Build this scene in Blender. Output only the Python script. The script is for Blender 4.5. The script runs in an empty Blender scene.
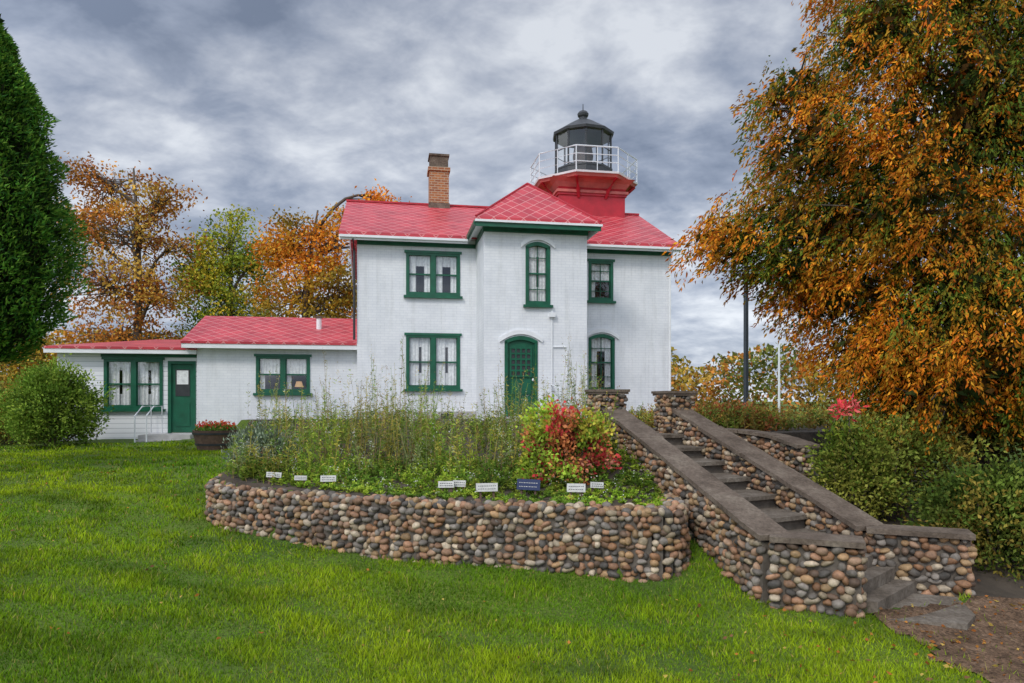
import bpy, math, numpy as np, bmesh
from mathutils import Vector, Matrix
R = np.random.RandomState(7)
F = 700.0; HY = 400.0
scene = bpy.context.scene
scene.view_settings.view_transform='Standard'
scene.view_settings.look='None'
scene.view_settings.exposure=0
COL = scene.collection

# ------------------------------------------------ materials
def newmat(name):
    m=bpy.data.materials.new(name); m.use_nodes=True
    nt=m.node_tree; b=nt.nodes['Principled BSDF']
    return m,nt,b
def lk(nt,a,b): nt.links.new(a,b)
def noise(nt,scale,detail=4,vec=None,rough=.55):
    n=nt.nodes.new('ShaderNodeTexNoise'); n.inputs['Scale'].default_value=scale
    n.inputs['Detail'].default_value=detail; n.inputs['Roughness'].default_value=rough
    if vec is not None: lk(nt,vec,n.inputs['Vector'])
    return n
def ramp(nt,fac,stops):
    r=nt.nodes.new('ShaderNodeValToRGB'); el=r.color_ramp.elements
    while len(el)<len(stops): el.new(.5)
    for e,(p,c) in zip(el,stops):
        e.position=p; e.color=(*c,1)
    lk(nt,fac,r.inputs['Fac']); return r
def mixc(nt,fac,a,b,mode='MIX'):
    m=nt.nodes.new('ShaderNodeMix'); m.data_type='RGBA'; m.blend_type=mode
    for i,x in ((0,fac),(6,a),(7,b)):
        if hasattr(x,'is_linked') or hasattr(x,'links'): lk(nt,x,m.inputs[i])
        elif i==0: m.inputs[0].default_value=x
        else: m.inputs[i].default_value=(*x,1)
    return m.outputs[2]
def bump(nt,h,b,strength=.3,dist=.02):
    n=nt.nodes.new('ShaderNodeBump'); n.inputs['Strength'].default_value=strength
    n.inputs['Distance'].default_value=dist
    lk(nt,h,n.inputs['Height']); lk(nt,n.outputs[0],b.inputs['Normal'])
def simple(name,c,rough=.6,var=.18,scale=6,bs=.15,metal=0):
    m,nt,b=newmat(name)
    tc=nt.nodes.new('ShaderNodeTexCoord')
    n=noise(nt,scale,6,tc.outputs['Object'])
    r=ramp(nt,n.outputs['Fac'],[(.3,tuple(x*(1-var) for x in c)),(.7,tuple(min(1,x*(1+var)) for x in c))])
    lk(nt,r.outputs[0],b.inputs['Base Color']); b.inputs['Roughness'].default_value=rough
    b.inputs['Metallic'].default_value=metal
    n2=noise(nt,scale*6,4,tc.outputs['Object']); bump(nt,n2.outputs['Fac'],b,bs,.01)
    return m
def attrmat(name,rough=.6,transl=.25,nsc=0,bs=0,spec=.3):
    m,nt,b=newmat(name)
    a=nt.nodes.new('ShaderNodeAttribute'); a.attribute_name='Col'
    c=a.outputs['Color']
    if nsc:
        tc=nt.nodes.new('ShaderNodeTexCoord')
        n=noise(nt,nsc,5,tc.outputs['Object'],.7)
        r=ramp(nt,n.outputs['Fac'],[(.3,(.55,.55,.55)),(.7,(1.25,1.22,1.18))])
        c=mixc(nt,1.0,c,r.outputs[0],'MULTIPLY')
        if bs: bump(nt,n.outputs['Fac'],b,bs,.01)
    lk(nt,c,b.inputs['Base Color']); b.inputs['Roughness'].default_value=rough
    b.inputs['Specular IOR Level'].default_value=spec
    if transl>0:
        t=nt.nodes.new('ShaderNodeBsdfTranslucent'); lk(nt,c,t.inputs['Color'])
        mx=nt.nodes.new('ShaderNodeMixShader'); mx.inputs[0].default_value=transl
        lk(nt,b.outputs[0],mx.inputs[1]); lk(nt,t.outputs[0],mx.inputs[2])
        lk(nt,mx.outputs[0],nt.nodes['Material Output'].inputs['Surface'])
    return m
M={}
M['leaf']=attrmat('foliage',.65,.2,spec=.12)
M['grass']=attrmat('grass_blades',.7,0,spec=.08)
M['stone']=attrmat('cobblestone',.65,0,22,.35)
M['bark']=simple('bark',(.10,.075,.055),.9,.35,9,.6)
M['mortar']=simple('mortar',(.12,.10,.08),.95,.3,12,.5)
def m_cap(name,c1,c2,c3):
    m,nt,b=newmat(name); g=nt.nodes.new('ShaderNodeNewGeometry')
    n=noise(nt,2.6,8,g.outputs['Position'],.7); n2=noise(nt,28,5,g.outputs['Position'],.7)
    r=ramp(nt,n.outputs['Fac'],[(.34,c1),(.5,c2),(.66,c3)]); r2=ramp(nt,n2.outputs['Fac'],[(.3,(.6,.6,.6)),(.7,(1.3,1.3,1.3))])
    lk(nt,mixc(nt,1.0,r.outputs[0],r2.outputs[0],'MULTIPLY'),b.inputs['Base Color']); b.inputs['Roughness'].default_value=.9
    b.inputs['Specular IOR Level'].default_value=.2
    bump(nt,n2.outputs['Fac'],b,.6,.012); return m
M['cap']=m_cap('cap_stone',(.09,.068,.05),(.15,.115,.088),(.21,.17,.13))
M['step']=m_cap('step_stone',(.10,.08,.06),(.17,.14,.11),(.24,.21,.17))
M['green']=simple('green_paint',(.004,.10,.05),.45,.25,4,.08)
M['trimw']=simple('white_trim',(.80,.81,.82),.5,.06,3,.05)
M['dark']=simple('room_shade_black',(.02,.02,.02),.9)  # near-black colour standing in for the shade inside the rooms
M['curtain']=simple('curtain',(.80,.80,.80),.9,.18,14,.2)
M['black']=simple('dark_metal',(.035,.037,.04),.45,.3,5,.1)
M['redpaint']=simple('red_paint',(.42,.012,.025),.5,.2,3,.05)
M['pinkred']=simple('faded_red_paint',(.52,.13,.11),.6,.2,3,.05)
M['wood']=simple('barrel_wood',(.12,.07,.045),.8,.4,9,.5)
M['concrete']=simple('concrete',(.42,.41,.39),.85,.2,4,.4)
M['railw']=simple('white_rail',(.7,.72,.74),.4,.05)
M['signw']=simple('sign_board',(.55,.54,.51),.6,.2,20)
M['signb']=simple('sign_blue',(.012,.025,.09),.5,.1)
M['soil']=simple('soil',(.06,.045,.03),.95,.5,3,.8)
M['rustpost']=simple('dark_pole_paint',(.03,.04,.05),.5,.2)
def m_brickwhite():
    m,nt,b=newmat('white_painted_brick')
    uv=nt.nodes.new('ShaderNodeUVMap')
    br=nt.nodes.new('ShaderNodeTexBrick'); lk(nt,uv.outputs[0],br.inputs['Vector'])
    for k,v in (('Scale',1),('Brick Width',.23),('Row Height',.08),('Mortar Size',.008),('Mortar Smooth',.3)): br.inputs[k].default_value=v
    br.inputs['Color1'].default_value=(.84,.85,.865,1); br.inputs['Color2'].default_value=(.80,.81,.83,1); br.inputs['Mortar'].default_value=(.73,.745,.78,1)
    n=noise(nt,1.1,8,uv.outputs[0],.65)
    r=ramp(nt,n.outputs['Fac'],[(.3,(.86,.87,.88)),(.6,(1,1,1))])
    mp=nt.nodes.new('ShaderNodeMapping'); mp.inputs['Scale'].default_value=(3.5,.35,1); lk(nt,uv.outputs[0],mp.inputs[0])
    n3=noise(nt,1.3,5,mp.outputs[0],.7); r3=ramp(nt,n3.outputs['Fac'],[(.32,(.88,.88,.87)),(.5,(1,1,1))])
    c=mixc(nt,1.0,br.outputs['Color'],r.outputs[0],'MULTIPLY'); c=mixc(nt,1.0,c,r3.outputs[0],'MULTIPLY')
    lk(nt,c,b.inputs['Base Color']); b.inputs['Roughness'].default_value=.6
    inv=nt.nodes.new('ShaderNodeMath'); inv.operation='SUBTRACT'; inv.inputs[0].default_value=1; lk(nt,br.outputs['Fac'],inv.inputs[1])
    n2=noise(nt,25,4,uv.outputs[0])
    ad=nt.nodes.new('ShaderNodeMath'); ad.operation='MULTIPLY_ADD'; lk(nt,n2.outputs['Fac'],ad.inputs[0]); ad.inputs[1].default_value=.5; lk(nt,inv.outputs[0],ad.inputs[2])
    bump(nt,ad.outputs[0],b,.28,.008); return m
M['brickw']=m_brickwhite()
def m_siding():
    m,nt,b=newmat('white_clapboard')
    uv=nt.nodes.new('ShaderNodeUVMap')
    sp=nt.nodes.new('ShaderNodeSeparateXYZ'); lk(nt,uv.outputs[0],sp.inputs[0])
    a=nt.nodes.new('ShaderNodeMath'); a.operation='MULTIPLY'; a.inputs[1].default_value=1/.14; lk(nt,sp.outputs[1],a.inputs[0])
    f=nt.nodes.new('ShaderNodeMath'); f.operation='FRACT'; lk(nt,a.outputs[0],f.inputs[0])
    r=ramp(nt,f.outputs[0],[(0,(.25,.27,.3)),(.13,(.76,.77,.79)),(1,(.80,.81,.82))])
    lk(nt,r.outputs[0],b.inputs['Base Color']); b.inputs['Roughness'].default_value=.5
    iv=nt.nodes.new('ShaderNodeMath'); iv.operation='SUBTRACT'; iv.inputs[0].default_value=1; lk(nt,f.outputs[0],iv.inputs[1])
    bump(nt,iv.outputs[0],b,.5,.02); return m
M['siding']=m_siding()
def m_roof():
    m,nt,b=newmat('red_metal_shingles')
    uv=nt.nodes.new('ShaderNodeUVMap')
    mp=nt.nodes.new('ShaderNodeMapping'); mp.inputs['Rotation'].default_value=(0,0,math.radians(45)); lk(nt,uv.outputs[0],mp.inputs[0])
    br=nt.nodes.new('ShaderNodeTexBrick'); lk(nt,mp.outputs[0],br.inputs['Vector']); br.offset=0
    for k,v in (('Scale',1),('Brick Width',.3),('Row Height',.3),('Mortar Size',.016),('Mortar Smooth',.4)): br.inputs[k].default_value=v
    br.inputs['Color1'].default_value=(.60,.055,.07,1); br.inputs['Color2'].default_value=(.45,.03,.045,1); br.inputs['Mortar'].default_value=(.72,.26,.25,1)
    n=noise(nt,.8,8,uv.outputs[0],.65); r=ramp(nt,n.outputs['Fac'],[(.3,(.72,.72,.75)),(.65,(1.1,1.1,1.1))])
    c=mixc(nt,1.0,br.outputs['Color'],r.outputs[0],'MULTIPLY'); lk(nt,c,b.inputs['Base Color'])
    b.inputs['Roughness'].default_value=.42; bump(nt,br.outputs['Fac'],b,.5,.02); return m
M['roof']=m_roof()
def m_chim():
    m,nt,b=newmat('chimney_brick')
    uv=nt.nodes.new('ShaderNodeUVMap')
    br=nt.nodes.new('ShaderNodeTexBrick'); lk(nt,uv.outputs[0],br.inputs['Vector'])
    for k,v in (('Scale',1),('Brick Width',.22),('Row Height',.085),('Mortar Size',.012)): br.inputs[k].default_value=v
    br.inputs['Color1'].default_value=(.42,.16,.05,1); br.inputs['Color2'].default_value=(.24,.08,.035,1); br.inputs['Mortar'].default_value=(.42,.32,.22,1)
    lk(nt,br.outputs['Color'],b.inputs['Base Color']); b.inputs['Roughness'].default_value=.85; bump(nt,br.outputs['Fac'],b,-.5,.02); return m
M['chim']=m_chim()
def m_glass(name,base=.09):
    m,nt,b=newmat(name)
    nt.nodes.remove(b)
    t=nt.nodes.new('ShaderNodeBsdfTransparent'); t.inputs[0].default_value=(.96,.97,.97,1)
    g=nt.nodes.new('ShaderNodeBsdfGlossy'); g.inputs['Roughness'].default_value=.02
    n=noise(nt,3,2); bp=nt.nodes.new('ShaderNodeBump'); bp.inputs['Strength'].default_value=.06; lk(nt,n.outputs['Fac'],bp.inputs['Height']); lk(nt,bp.outputs[0],g.inputs['Normal'])
    lw=nt.nodes.new('ShaderNodeLayerWeight'); lw.inputs[0].default_value=.5
    p=nt.nodes.new('ShaderNodeMath'); p.operation='POWER'; p.inputs[1].default_value=4; lk(nt,lw.outputs['Facing'],p.inputs[0])
    a=nt.nodes.new('ShaderNodeMath'); a.operation='MULTIPLY_ADD'; a.inputs[1].default_value=.8; a.inputs[2].default_value=base; lk(nt,p.outputs[0],a.inputs[0])
    mx=nt.nodes.new('ShaderNodeMixShader'); lk(nt,a.outputs[0],mx.inputs[0]); lk(nt,t.outputs[0],mx.inputs[1]); lk(nt,g.outputs[0],mx.inputs[2])
    lk(nt,mx.outputs[0],nt.nodes['Material Output'].inputs['Surface']); return m
M['glass']=m_glass('window_glass',.10)
def m_lamp():
    m,nt,b=newmat('lit_lampshade'); b.inputs['Base Color'].default_value=(.8,.5,.2,1)
    b.inputs['Emission Color'].default_value=(1,.6,.3,1); b.inputs['Emission Strength'].default_value=.4; return m
M['lamp']=m_lamp()
def m_ground():
    m,nt,b=newmat('lawn_ground')
    g=nt.nodes.new('ShaderNodeNewGeometry')
    n=noise(nt,.5,6,g.outputs['Position'],.6); n2=noise(nt,30,4,g.outputs['Position'],.7)
    r=ramp(nt,n.outputs['Fac'],[(.3,(.06,.12,.008)),(.7,(.17,.25,.014))])
    r2=ramp(nt,n2.outputs['Fac'],[(.3,(.4,.4,.35)),(.65,(1.1,1.1,1.1))])
    c=mixc(nt,1.0,r.outputs[0],r2.outputs[0],'MULTIPLY'); lk(nt,c,b.inputs['Base Color'])
    b.inputs['Roughness'].default_value=.95; bump(nt,n2.outputs['Fac'],b,.8,.04); return m
M['ground']=m_ground()
def m_path():
    m,nt,b=newmat('dirt_gravel')
    g=nt.nodes.new('ShaderNodeNewGeometry')
    n=noise(nt,3,8,g.outputs['Position'],.7); v=nt.nodes.new('ShaderNodeTexVoronoi'); v.inputs['Scale'].default_value=45; lk(nt,g.outputs['Position'],v.inputs['Vector'])
    r=ramp(nt,n.outputs['Fac'],[(.3,(.07,.045,.028)),(.55,(.17,.11,.07)),(.75,(.28,.20,.14))])
    r2=ramp(nt,v.outputs['Color'],[(.1,(.5,.5,.5)),(.9,(1.4,1.35,1.3))])
    c=mixc(nt,1.0,r.outputs[0],r2.outputs[0],'MULTIPLY'); lk(nt,c,b.inputs['Base Color'])
    b.inputs['Roughness'].default_value=.95; b.inputs['Specular IOR Level'].default_value=.15; bump(nt,v.outputs['Distance'],b,.7,.02); return m
M['path']=m_path()

# ------------------------------------------------ mesh helpers
def empty(name,loc=(0,0,0),rz=0):
    e=bpy.data.objects.new(name,None); e.location=loc; e.rotation_euler=(0,0,rz); e.empty_display_size=.3
    COL.objects.link(e); return e
def fast(name,V,Fc,mat,col=None,smooth=False,parent=None):
    V=np.asarray(V,dtype=np.float32); Fc=np.asarray(Fc,dtype=np.int32)
    me=bpy.data.meshes.new(name); n=len(V); m,k=Fc.shape
    me.vertices.add(n); me.vertices.foreach_set('co',V.ravel())
    me.loops.add(m*k); me.loops.foreach_set('vertex_index',Fc.ravel())
    me.polygons.add(m); me.polygons.foreach_set('loop_start',np.arange(m,dtype=np.int32)*k)
    me.update(calc_edges=True)
    if smooth: me.polygons.foreach_set('use_smooth',np.ones(m,dtype=bool))
    if col is not None:
        a=me.color_attributes.new('Col','FLOAT_COLOR','POINT')
        c=np.ones((n,4),dtype=np.float32); c[:,:3]=col; a.data.foreach_set('color',c.ravel())
    me.materials.append(mat); ob=bpy.data.objects.new(name,me); COL.objects.link(ob)
    if parent is not None: ob.parent=parent
    return ob
class Bld:
    def __init__(s): s.d={}
    def get(s,part,mat): return s.d.setdefault((part,mat),([],[]))
    def face(s,part,mat,pts):
        V,Fc=s.get(part,mat); b=len(V); V.extend([tuple(p) for p in pts]); Fc.append(tuple(range(b,b+len(pts))))
    def box(s,part,mat,x0,x1,y0,y1,z0,z1):
        V,Fc=s.get(part,mat); b=len(V)
        V.extend([(x0,y0,z0),(x1,y0,z0),(x1,y1,z0),(x0,y1,z0),(x0,y0,z1),(x1,y0,z1),(x1,y1,z1),(x0,y1,z1)])
        for f in ((0,3,2,1),(4,5,6,7),(0,1,5,4),(1,2,6,5),(2,3,7,6),(3,0,4,7)): Fc.append(tuple(b+i for i in f))
    def prism(s,part,mat,poly,z0,z1):
        n=len(poly)
        zt=z1 if hasattr(z1,'__len__') else [z1]*n
        zb=z0 if hasattr(z0,'__len__') else [z0]*n
        V,Fc=s.get(part,mat); b=len(V)
        V.extend([(p[0],p[1],zb[i]) for i,p in enumerate(poly)]); V.extend([(p[0],p[1],zt[i]) for i,p in enumerate(poly)])
        Fc.append(tuple(b+i for i in reversed(range(n)))); Fc.append(tuple(b+n+i for i in range(n)))
        for i in range(n):
            j=(i+1)%n; Fc.append((b+i,b+j,b+n+j,b+n+i))
    def tube(s,part,mat,pts,r,k=8):
        V,Fc=s.get(part,mat); pts=[Vector(p) for p in pts]; rs=r if hasattr(r,'__len__') else [r]*len(pts)
        b=len(V)
        for i,p in enumerate(pts):
            d=(pts[min(i+1,len(pts)-1)]-pts[max(i-1,0)]).normalized()
            a=d.orthogonal().normalized() if abs(d.z)<.99 else Vector((1,0,0)); a=(a-d*a.dot(d)).normalized(); c=d.cross(a)
            for j in range(k):
                t=2*math.pi*j/k; V.append(tuple(p+(a*math.cos(t)+c*math.sin(t))*rs[i]))
        for i in range(len(pts)-1):
            for j in range(k):
                j2=(j+1)%k; Fc.append((b+i*k+j,b+i*k+j2,b+(i+1)*k+j2,b+(i+1)*k+j))
        Fc.append(tuple(b+j for j in range(k))); e=b+(len(pts)-1)*k; Fc.append(tuple(e+j for j in range(k)))
    def lathe(s,part,mat,prof,c,k=16,ph=0):
        V,Fc=s.get(part,mat); b=len(V)
        for r,z in prof:
            for j in range(k):
                t=2*math.pi*j/k+ph; V.append((c[0]+r*math.cos(t),c[1]+r*math.sin(t),z))
        for i in range(len(prof)-1):
            for j in range(k):
                j2=(j+1)%k; Fc.append((b+i*k+j,b+i*k+j2,b+(i+1)*k+j2,b+(i+1)*k+j))
        Fc.append(tuple(b+j for j in range(k))); e=b+(len(prof)-1)*k; Fc.append(tuple(e+j for j in range(k)))
    def done(s,parent,single=None):
        obs=[]
        for (part,mat),(V,Fc) in s.d.items():
            me=bpy.data.meshes.new(part); me.from_pydata(V,[],Fc); me.materials.append(M[mat])
            uvl=me.uv_layers.new(name='UVMap'); me.update()
            Z=Vector((0,0,1))
            for p in me.polygons:
                n=p.normal; t=Z.cross(n)
                if t.length<.05: t=Vector((1,0,0))
                t.normalize(); q=n.cross(t)
                for li in p.loop_indices:
                    co=me.vertices[me.loops[li].vertex_index].co; uvl.data[li].uv=(co.dot(t),co.dot(q))
            ob=bpy.data.objects.new(part if single is None else single,me); COL.objects.link(ob)
            if parent is not None: ob.parent=parent
            obs.append(ob)
        return obs
def nrm(a): return a/np.maximum(np.linalg.norm(a,axis=-1,keepdims=True),1e-6)
_rs=np.random.RandomState(3); _D=_rs.randn(12,3); _D/=np.linalg.norm(_D,axis=1)[:,None]; _PH=_rs.rand(12)*6.28; _FQ=_rs.uniform(.6,1.9,12)
def sn(P,s):
    P=np.asarray(P,float)/s; w=P+.6*np.sin(P[...,[1,2,0]]*1.7+1.3)
    return sum(np.sin(w@_D[i]*_FQ[i]*2+_PH[i]) for i in range(12))/4.2
def leafmesh(P,A,L,W,curl=.15):
    N=len(P); A=nrm(A); S=nrm(np.cross(A,R.randn(N,3))); U=np.cross(A,S)
    L=np.broadcast_to(L,(N,))[:,None]; W=np.broadcast_to(W,(N,))[:,None]
    V=np.stack([P,P+A*L*.45+S*W*.5+U*L*curl*.5,P+A*L-U*L*curl,P+A*L*.45-S*W*.5+U*L*curl*.5],1).reshape(-1,3)
    return V
def leafobj(name,P,A,L,W,C,parent=None,mat='leaf',curl=.15):
    V=leafmesh(P,A,L,W,curl); Fc=np.arange(len(V)).reshape(-1,4)
    return fast(name,V,Fc,M[mat],np.repeat(np.clip(C,0,1),4,axis=0),False,parent)
def pal(cols,n,idx=None,jit=.2):
    cols=np.array(cols); i=R.randint(0,len(cols),n) if idx is None else idx
    return cols[i]*(1+R.uniform(-jit,jit,(n,1)))*(1+R.uniform(-.06,.06,(n,3)))

# ------------------------------------------------ layout (stairs / walls)
def lerp(a,b,t): return tuple(a[i]+(b[i]-a[i])*t for i in range(len(a)))
A1=(2.52,6.75); A2=(3.22,6.47); PA=(1.49,11.0)
B1=(3.82,7.5); B2=(4.66,7.15); PB=(2.64,11.4)
def catmull(pts,n=6):
    out=[]; P=[pts[0]]+list(pts)+[pts[-1]]
    for i in range(1,len(P)-2):
        for k in range(n):
            t=k/n; p0,p1,p2,p3=[np.array(P[i+j-1],float) for j in range(4)]
            out.append(tuple(.5*((2*p1)+(-p0+p2)*t+(2*p0-5*p1+4*p2-p3)*t*t+(-p0+3*p1-3*p2+p3)*t**3)))
    out.append(tuple(pts[-1])); return out
RW=catmull([(-4.45,11.4),(-4.27,10.4),(-3.9,9.5),(-2.6,8.75),(-1.3,8.2),(-.13,7.9),(.95,7.68),(1.6,7.5),(1.8,7.8),(1.78,8.5)],5)
bedpoly=[p for p in RW]+[(1.95,9.0),PA,PB,(6.5,13),(9,22),(9,32),(-14,32),(-9,22),(-5.6,17.0)]
def inpoly(x,y,poly):
    x=np.asarray(x); y=np.asarray(y); ins=np.zeros(x.shape,bool); n=len(poly)
    for i in range(n):
        x0,y0=poly[i][:2]; x1,y1=poly[(i+1)%n][:2]
        if y0==y1: continue
        c=((y0>y)!=(y1>y))&(x<(x1-x0)*(y-y0)/(y1-y0)+x0); ins^=c
    return ins
cps=np.array([(0,0,-1.85),(-3,3,-1.78),(3,3,-2.05),(-8,5,-1.62),(-4.4,9.2,-1.70),(-2.6,8.4,-1.80),(-1.3,7.8,-1.86),(0,7.5,-1.92),(1,7.3,-1.97),(1.7,7.1,-1.93),
 (2.6,6.4,-2.0),(3.3,6.0,-2.02),(4.6,6.3,-2.06),(5,4,-2.15),(2.05,8.5,-1.42),(-12,19,-1.2),(-9,18.8,-1.15),(-6,17,-1.15),(-5.5,13,-1.38),(-9,12,-1.45),(-14,14,-1.4),(-18,19,-1.3),
 (0,20,-.8),(5,22,-.85),(3,14,-.9),(-3,12,-1.25),(6,12,-1.25),(7,8,-1.95),(10,14,-1.2),(5.5,6,-2.08),(-5,0,-1.8),(0,-15,-2.2),(15,0,-2.3),(-20,0,-1.8),(-30,30,-1.3),(30,30,-1.3),(0,40,-1.1)],float)
def _k(d): return np.sqrt(d*d+.6)
_D2=np.linalg.norm(cps[:,None,:2]-cps[None,:,:2],axis=2)
_Am=np.block([[_k(_D2),np.c_[np.ones(len(cps)),cps[:,:2]]],[np.r_[[np.ones(len(cps))],cps[:,:2].T],np.zeros((3,3))]])
_w=np.linalg.solve(_Am,np.r_[cps[:,2],0,0,0])
def lawn(x,y):
    x=np.asarray(x,float); y=np.asarray(y,float); sh=x.shape; q=np.c_[x.ravel(),y.ravel()]
    d=np.sqrt(((q[:,None,:]-cps[None,:,:2])**2).sum(2)); z=_k(d)@_w[:-3]+_w[-3]+q@_w[-2:]
    r=np.hypot(q[:,0],q[:,1]); t=np.clip((r-26)/20,0,1); t=t*t*(3-2*t); z=z*(1-t)+(-1.3)*t
    z=np.clip(z,-2.6,-.6)+.012*np.sin(q[:,0]*2.1+q[:,1])+.012*np.sin(q[:,1]*2.7-q[:,0]*1.3)
    return z.reshape(sh)
def sm(x,a,b):
    t=np.clip((x-a)/(b-a),0,1); return t*t*(3-2*t)
def bedz(x,y): return -1.21+.63*np.clip((y-8.0)/(9-5.8*sm(x,-1,1.6)),0,1)
stairpoly=[lerp(A1,A2,1),A1,PA,PB,B1,B2,(4.3,6.8)]
def height(x,y):
    x=np.asarray(x,float); y=np.asarray(y,float)
    z=lawn(x,y); b=inpoly(x,y,bedpoly); z=np.where(b,np.maximum(z,bedz(x,y)),z)
    s=inpoly(x,y,stairpoly)&~b; return np.where(s,np.minimum(z,-2.1),z)
ax=np.concatenate([np.linspace(-400,-60,14),np.linspace(-50,-12,28),np.arange(-11.5,9,.13),np.linspace(9.5,50,30),np.linspace(60,400,14)])
ay=np.concatenate([np.linspace(-200,-20,8),np.linspace(-15,1,14),np.arange(1.5,19,.13),np.linspace(19.5,60,50),np.linspace(70,600,16)])
GX,GY=np.meshgrid(ax,ay); GZ=height(GX,GY); nx,ny=len(ax),len(ay)
idx=np.arange(nx*ny).reshape(ny,nx)
Fg=np.stack([idx[:-1,:-1],idx[:-1,1:],idx[1:,1:],idx[1:,:-1]],-1).reshape(-1,4)
gr=fast('ground',np.stack([GX,GY,GZ],-1).reshape(-1,3),Fg,M['ground'],None,True)
gr.data.materials.append(M['soil'])
cx=(GX[:-1,:-1]+GX[1:,1:])/2; cy=(GY[:-1,:-1]+GY[1:,1:])/2
mi=(inpoly(cx,cy,bedpoly)|inpoly(cx,cy,[(4.2,8),(4.6,6.9),(14,5.8),(14,13),(4,13)])).ravel().astype(np.int32); gr.data.polygons.foreach_set('material_index',mi)

# dirt path draped
pathpoly=[(3.3,6.75),(4.6,6.95),(5.2,7.1),(7,6.9),(9.5,6.4),(9.5,1),(4.15,1),(4.0,3),(3.6,5.0),(3.25,6.0)]
def inpath(x,y): return inpoly(x+.12*np.sin(y*5)+.07*np.sin(y*13+x*7),y+.08*np.sin(x*9),pathpoly)
px_=np.arange(2.5,9.5,.1); py_=np.arange(.5,7.6,.1); PX,PY=np.meshgrid(px_,py_); PZ=height(PX,PY)+.014
pid=np.arange(PX.size).reshape(PX.shape); Q=np.stack([pid[:-1,:-1],pid[:-1,1:],pid[1:,1:],pid[1:,:-1]],-1).reshape(-1,4)
ccx=PX.ravel()[Q].mean(1); ccy=PY.ravel()[Q].mean(1); Q=Q[inpath(ccx,ccy)]
fast('dirt_path',np.stack([PX,PY,PZ],-1).reshape(-1,3),Q,M['path'],None,True)

# ------------------------------------------------ grass
def blades():
    Ps=[];Ls=[];Ws=[]
    for y0,y1,d,w,l in ((3.4,5.6,5600,.0075,.05),(5.6,8,3700,.0095,.052),(8,12,1600,.014,.054),(12,17,750,.022,.055),(17,26,260,.04,.06)):
        xm=.8*y1+1; n=int((y1-y0)*2*xm*d); y=R.uniform(y0,y1,n); x=R.uniform(-xm,xm,n)
        k=np.abs(x)<.8*y+1; x=x[k];y=y[k]
        k=~inpoly(x,y,bedpoly)&~inpoly(x,y,stairpoly)&~(inpath(x,y)&(R.rand(len(x))>.03))&~((x>4.6)&(y>6.9)); x=x[k];y=y[k]
        k=~((y>18.6+.17*(x+12))); x=x[k];y=y[k]
        thin=sn(np.c_[x,y,x*0+2],.45)+.5*sn(np.c_[x,y,x*0-4],1.3); k=R.rand(len(x))<np.clip(1.1-.45*np.clip(thin,0,1.4),.4,1); x=x[k];y=y[k]
        z=height(x,y); Ps.append(np.c_[x,y,z]); Ls.append(l*R.uniform(.5,1.4,len(x))); Ws.append(w*R.uniform(.7,1.3,len(x)))
    P=np.concatenate(Ps);L=np.concatenate(Ls);W=np.concatenate(Ws);N=len(P)
    big=sn(P,2.2); sml=sn(P+9,.35); L*=1+.4*sml
    A=nrm(np.c_[R.randn(N)*.5,R.randn(N)*.5,np.ones(N)]); th=R.uniform(0,6.28,N); S=np.c_[np.cos(th),np.sin(th),np.zeros(N)]
    V=np.stack([P-S*W[:,None]/2,P+S*W[:,None]/2,P+A*L[:,None]],1).reshape(-1,3); V[:,2]-=.004
    c1=np.array((.15,.32,.008)); c2=np.array((.40,.54,.014)); c3=np.array((.035,.11,.006))
    t=np.clip(.5+.45*big+.3*sml+R.randn(N)*.22,0,1)[:,None]
    C=c1*(1-t)+c2*t; u=np.clip(.5*sn(P-5,.8)+.4*sn(P+3,.25)+.15,0,1)[:,None]; C=C*(1-.68*u)+c3*.68*u
    dry=R.rand(N)<.05; C[dry]=(.45,.38,.10)
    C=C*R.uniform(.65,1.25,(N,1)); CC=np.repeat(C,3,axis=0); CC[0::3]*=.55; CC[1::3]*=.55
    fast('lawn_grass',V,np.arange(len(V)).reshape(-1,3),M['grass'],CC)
blades()
# fallen leaves
n=560; x=R.uniform(-9,7,n); y=R.uniform(3.4,16,n); k=~inpoly(x,y,stairpoly)&~inpoly(x,y,bedpoly); x=x[k];y=y[k]
x=np.r_[x,R.uniform(3.3,9,1300),R.uniform(1.5,4,160)]; y=np.r_[y,R.uniform(2,7,1300),R.uniform(3.6,6.5,160)]; k=~inpoly(x,y,stairpoly); x=x[k];y=y[k]
P=np.c_[x,y,height(x,y)+.035+R.rand(len(x))*.015]; P[inpath(x,y),2]-=.012
leafobj('fallen_leaves',P,np.c_[R.randn(len(x),2),R.randn(len(x))*.15],R.uniform(.025,.055,len(x)),R.uniform(.02,.035,len(x)),pal([(.5,.2,.04),(.38,.13,.03),(.5,.34,.08),(.22,.11,.05)],len(x)))

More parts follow.
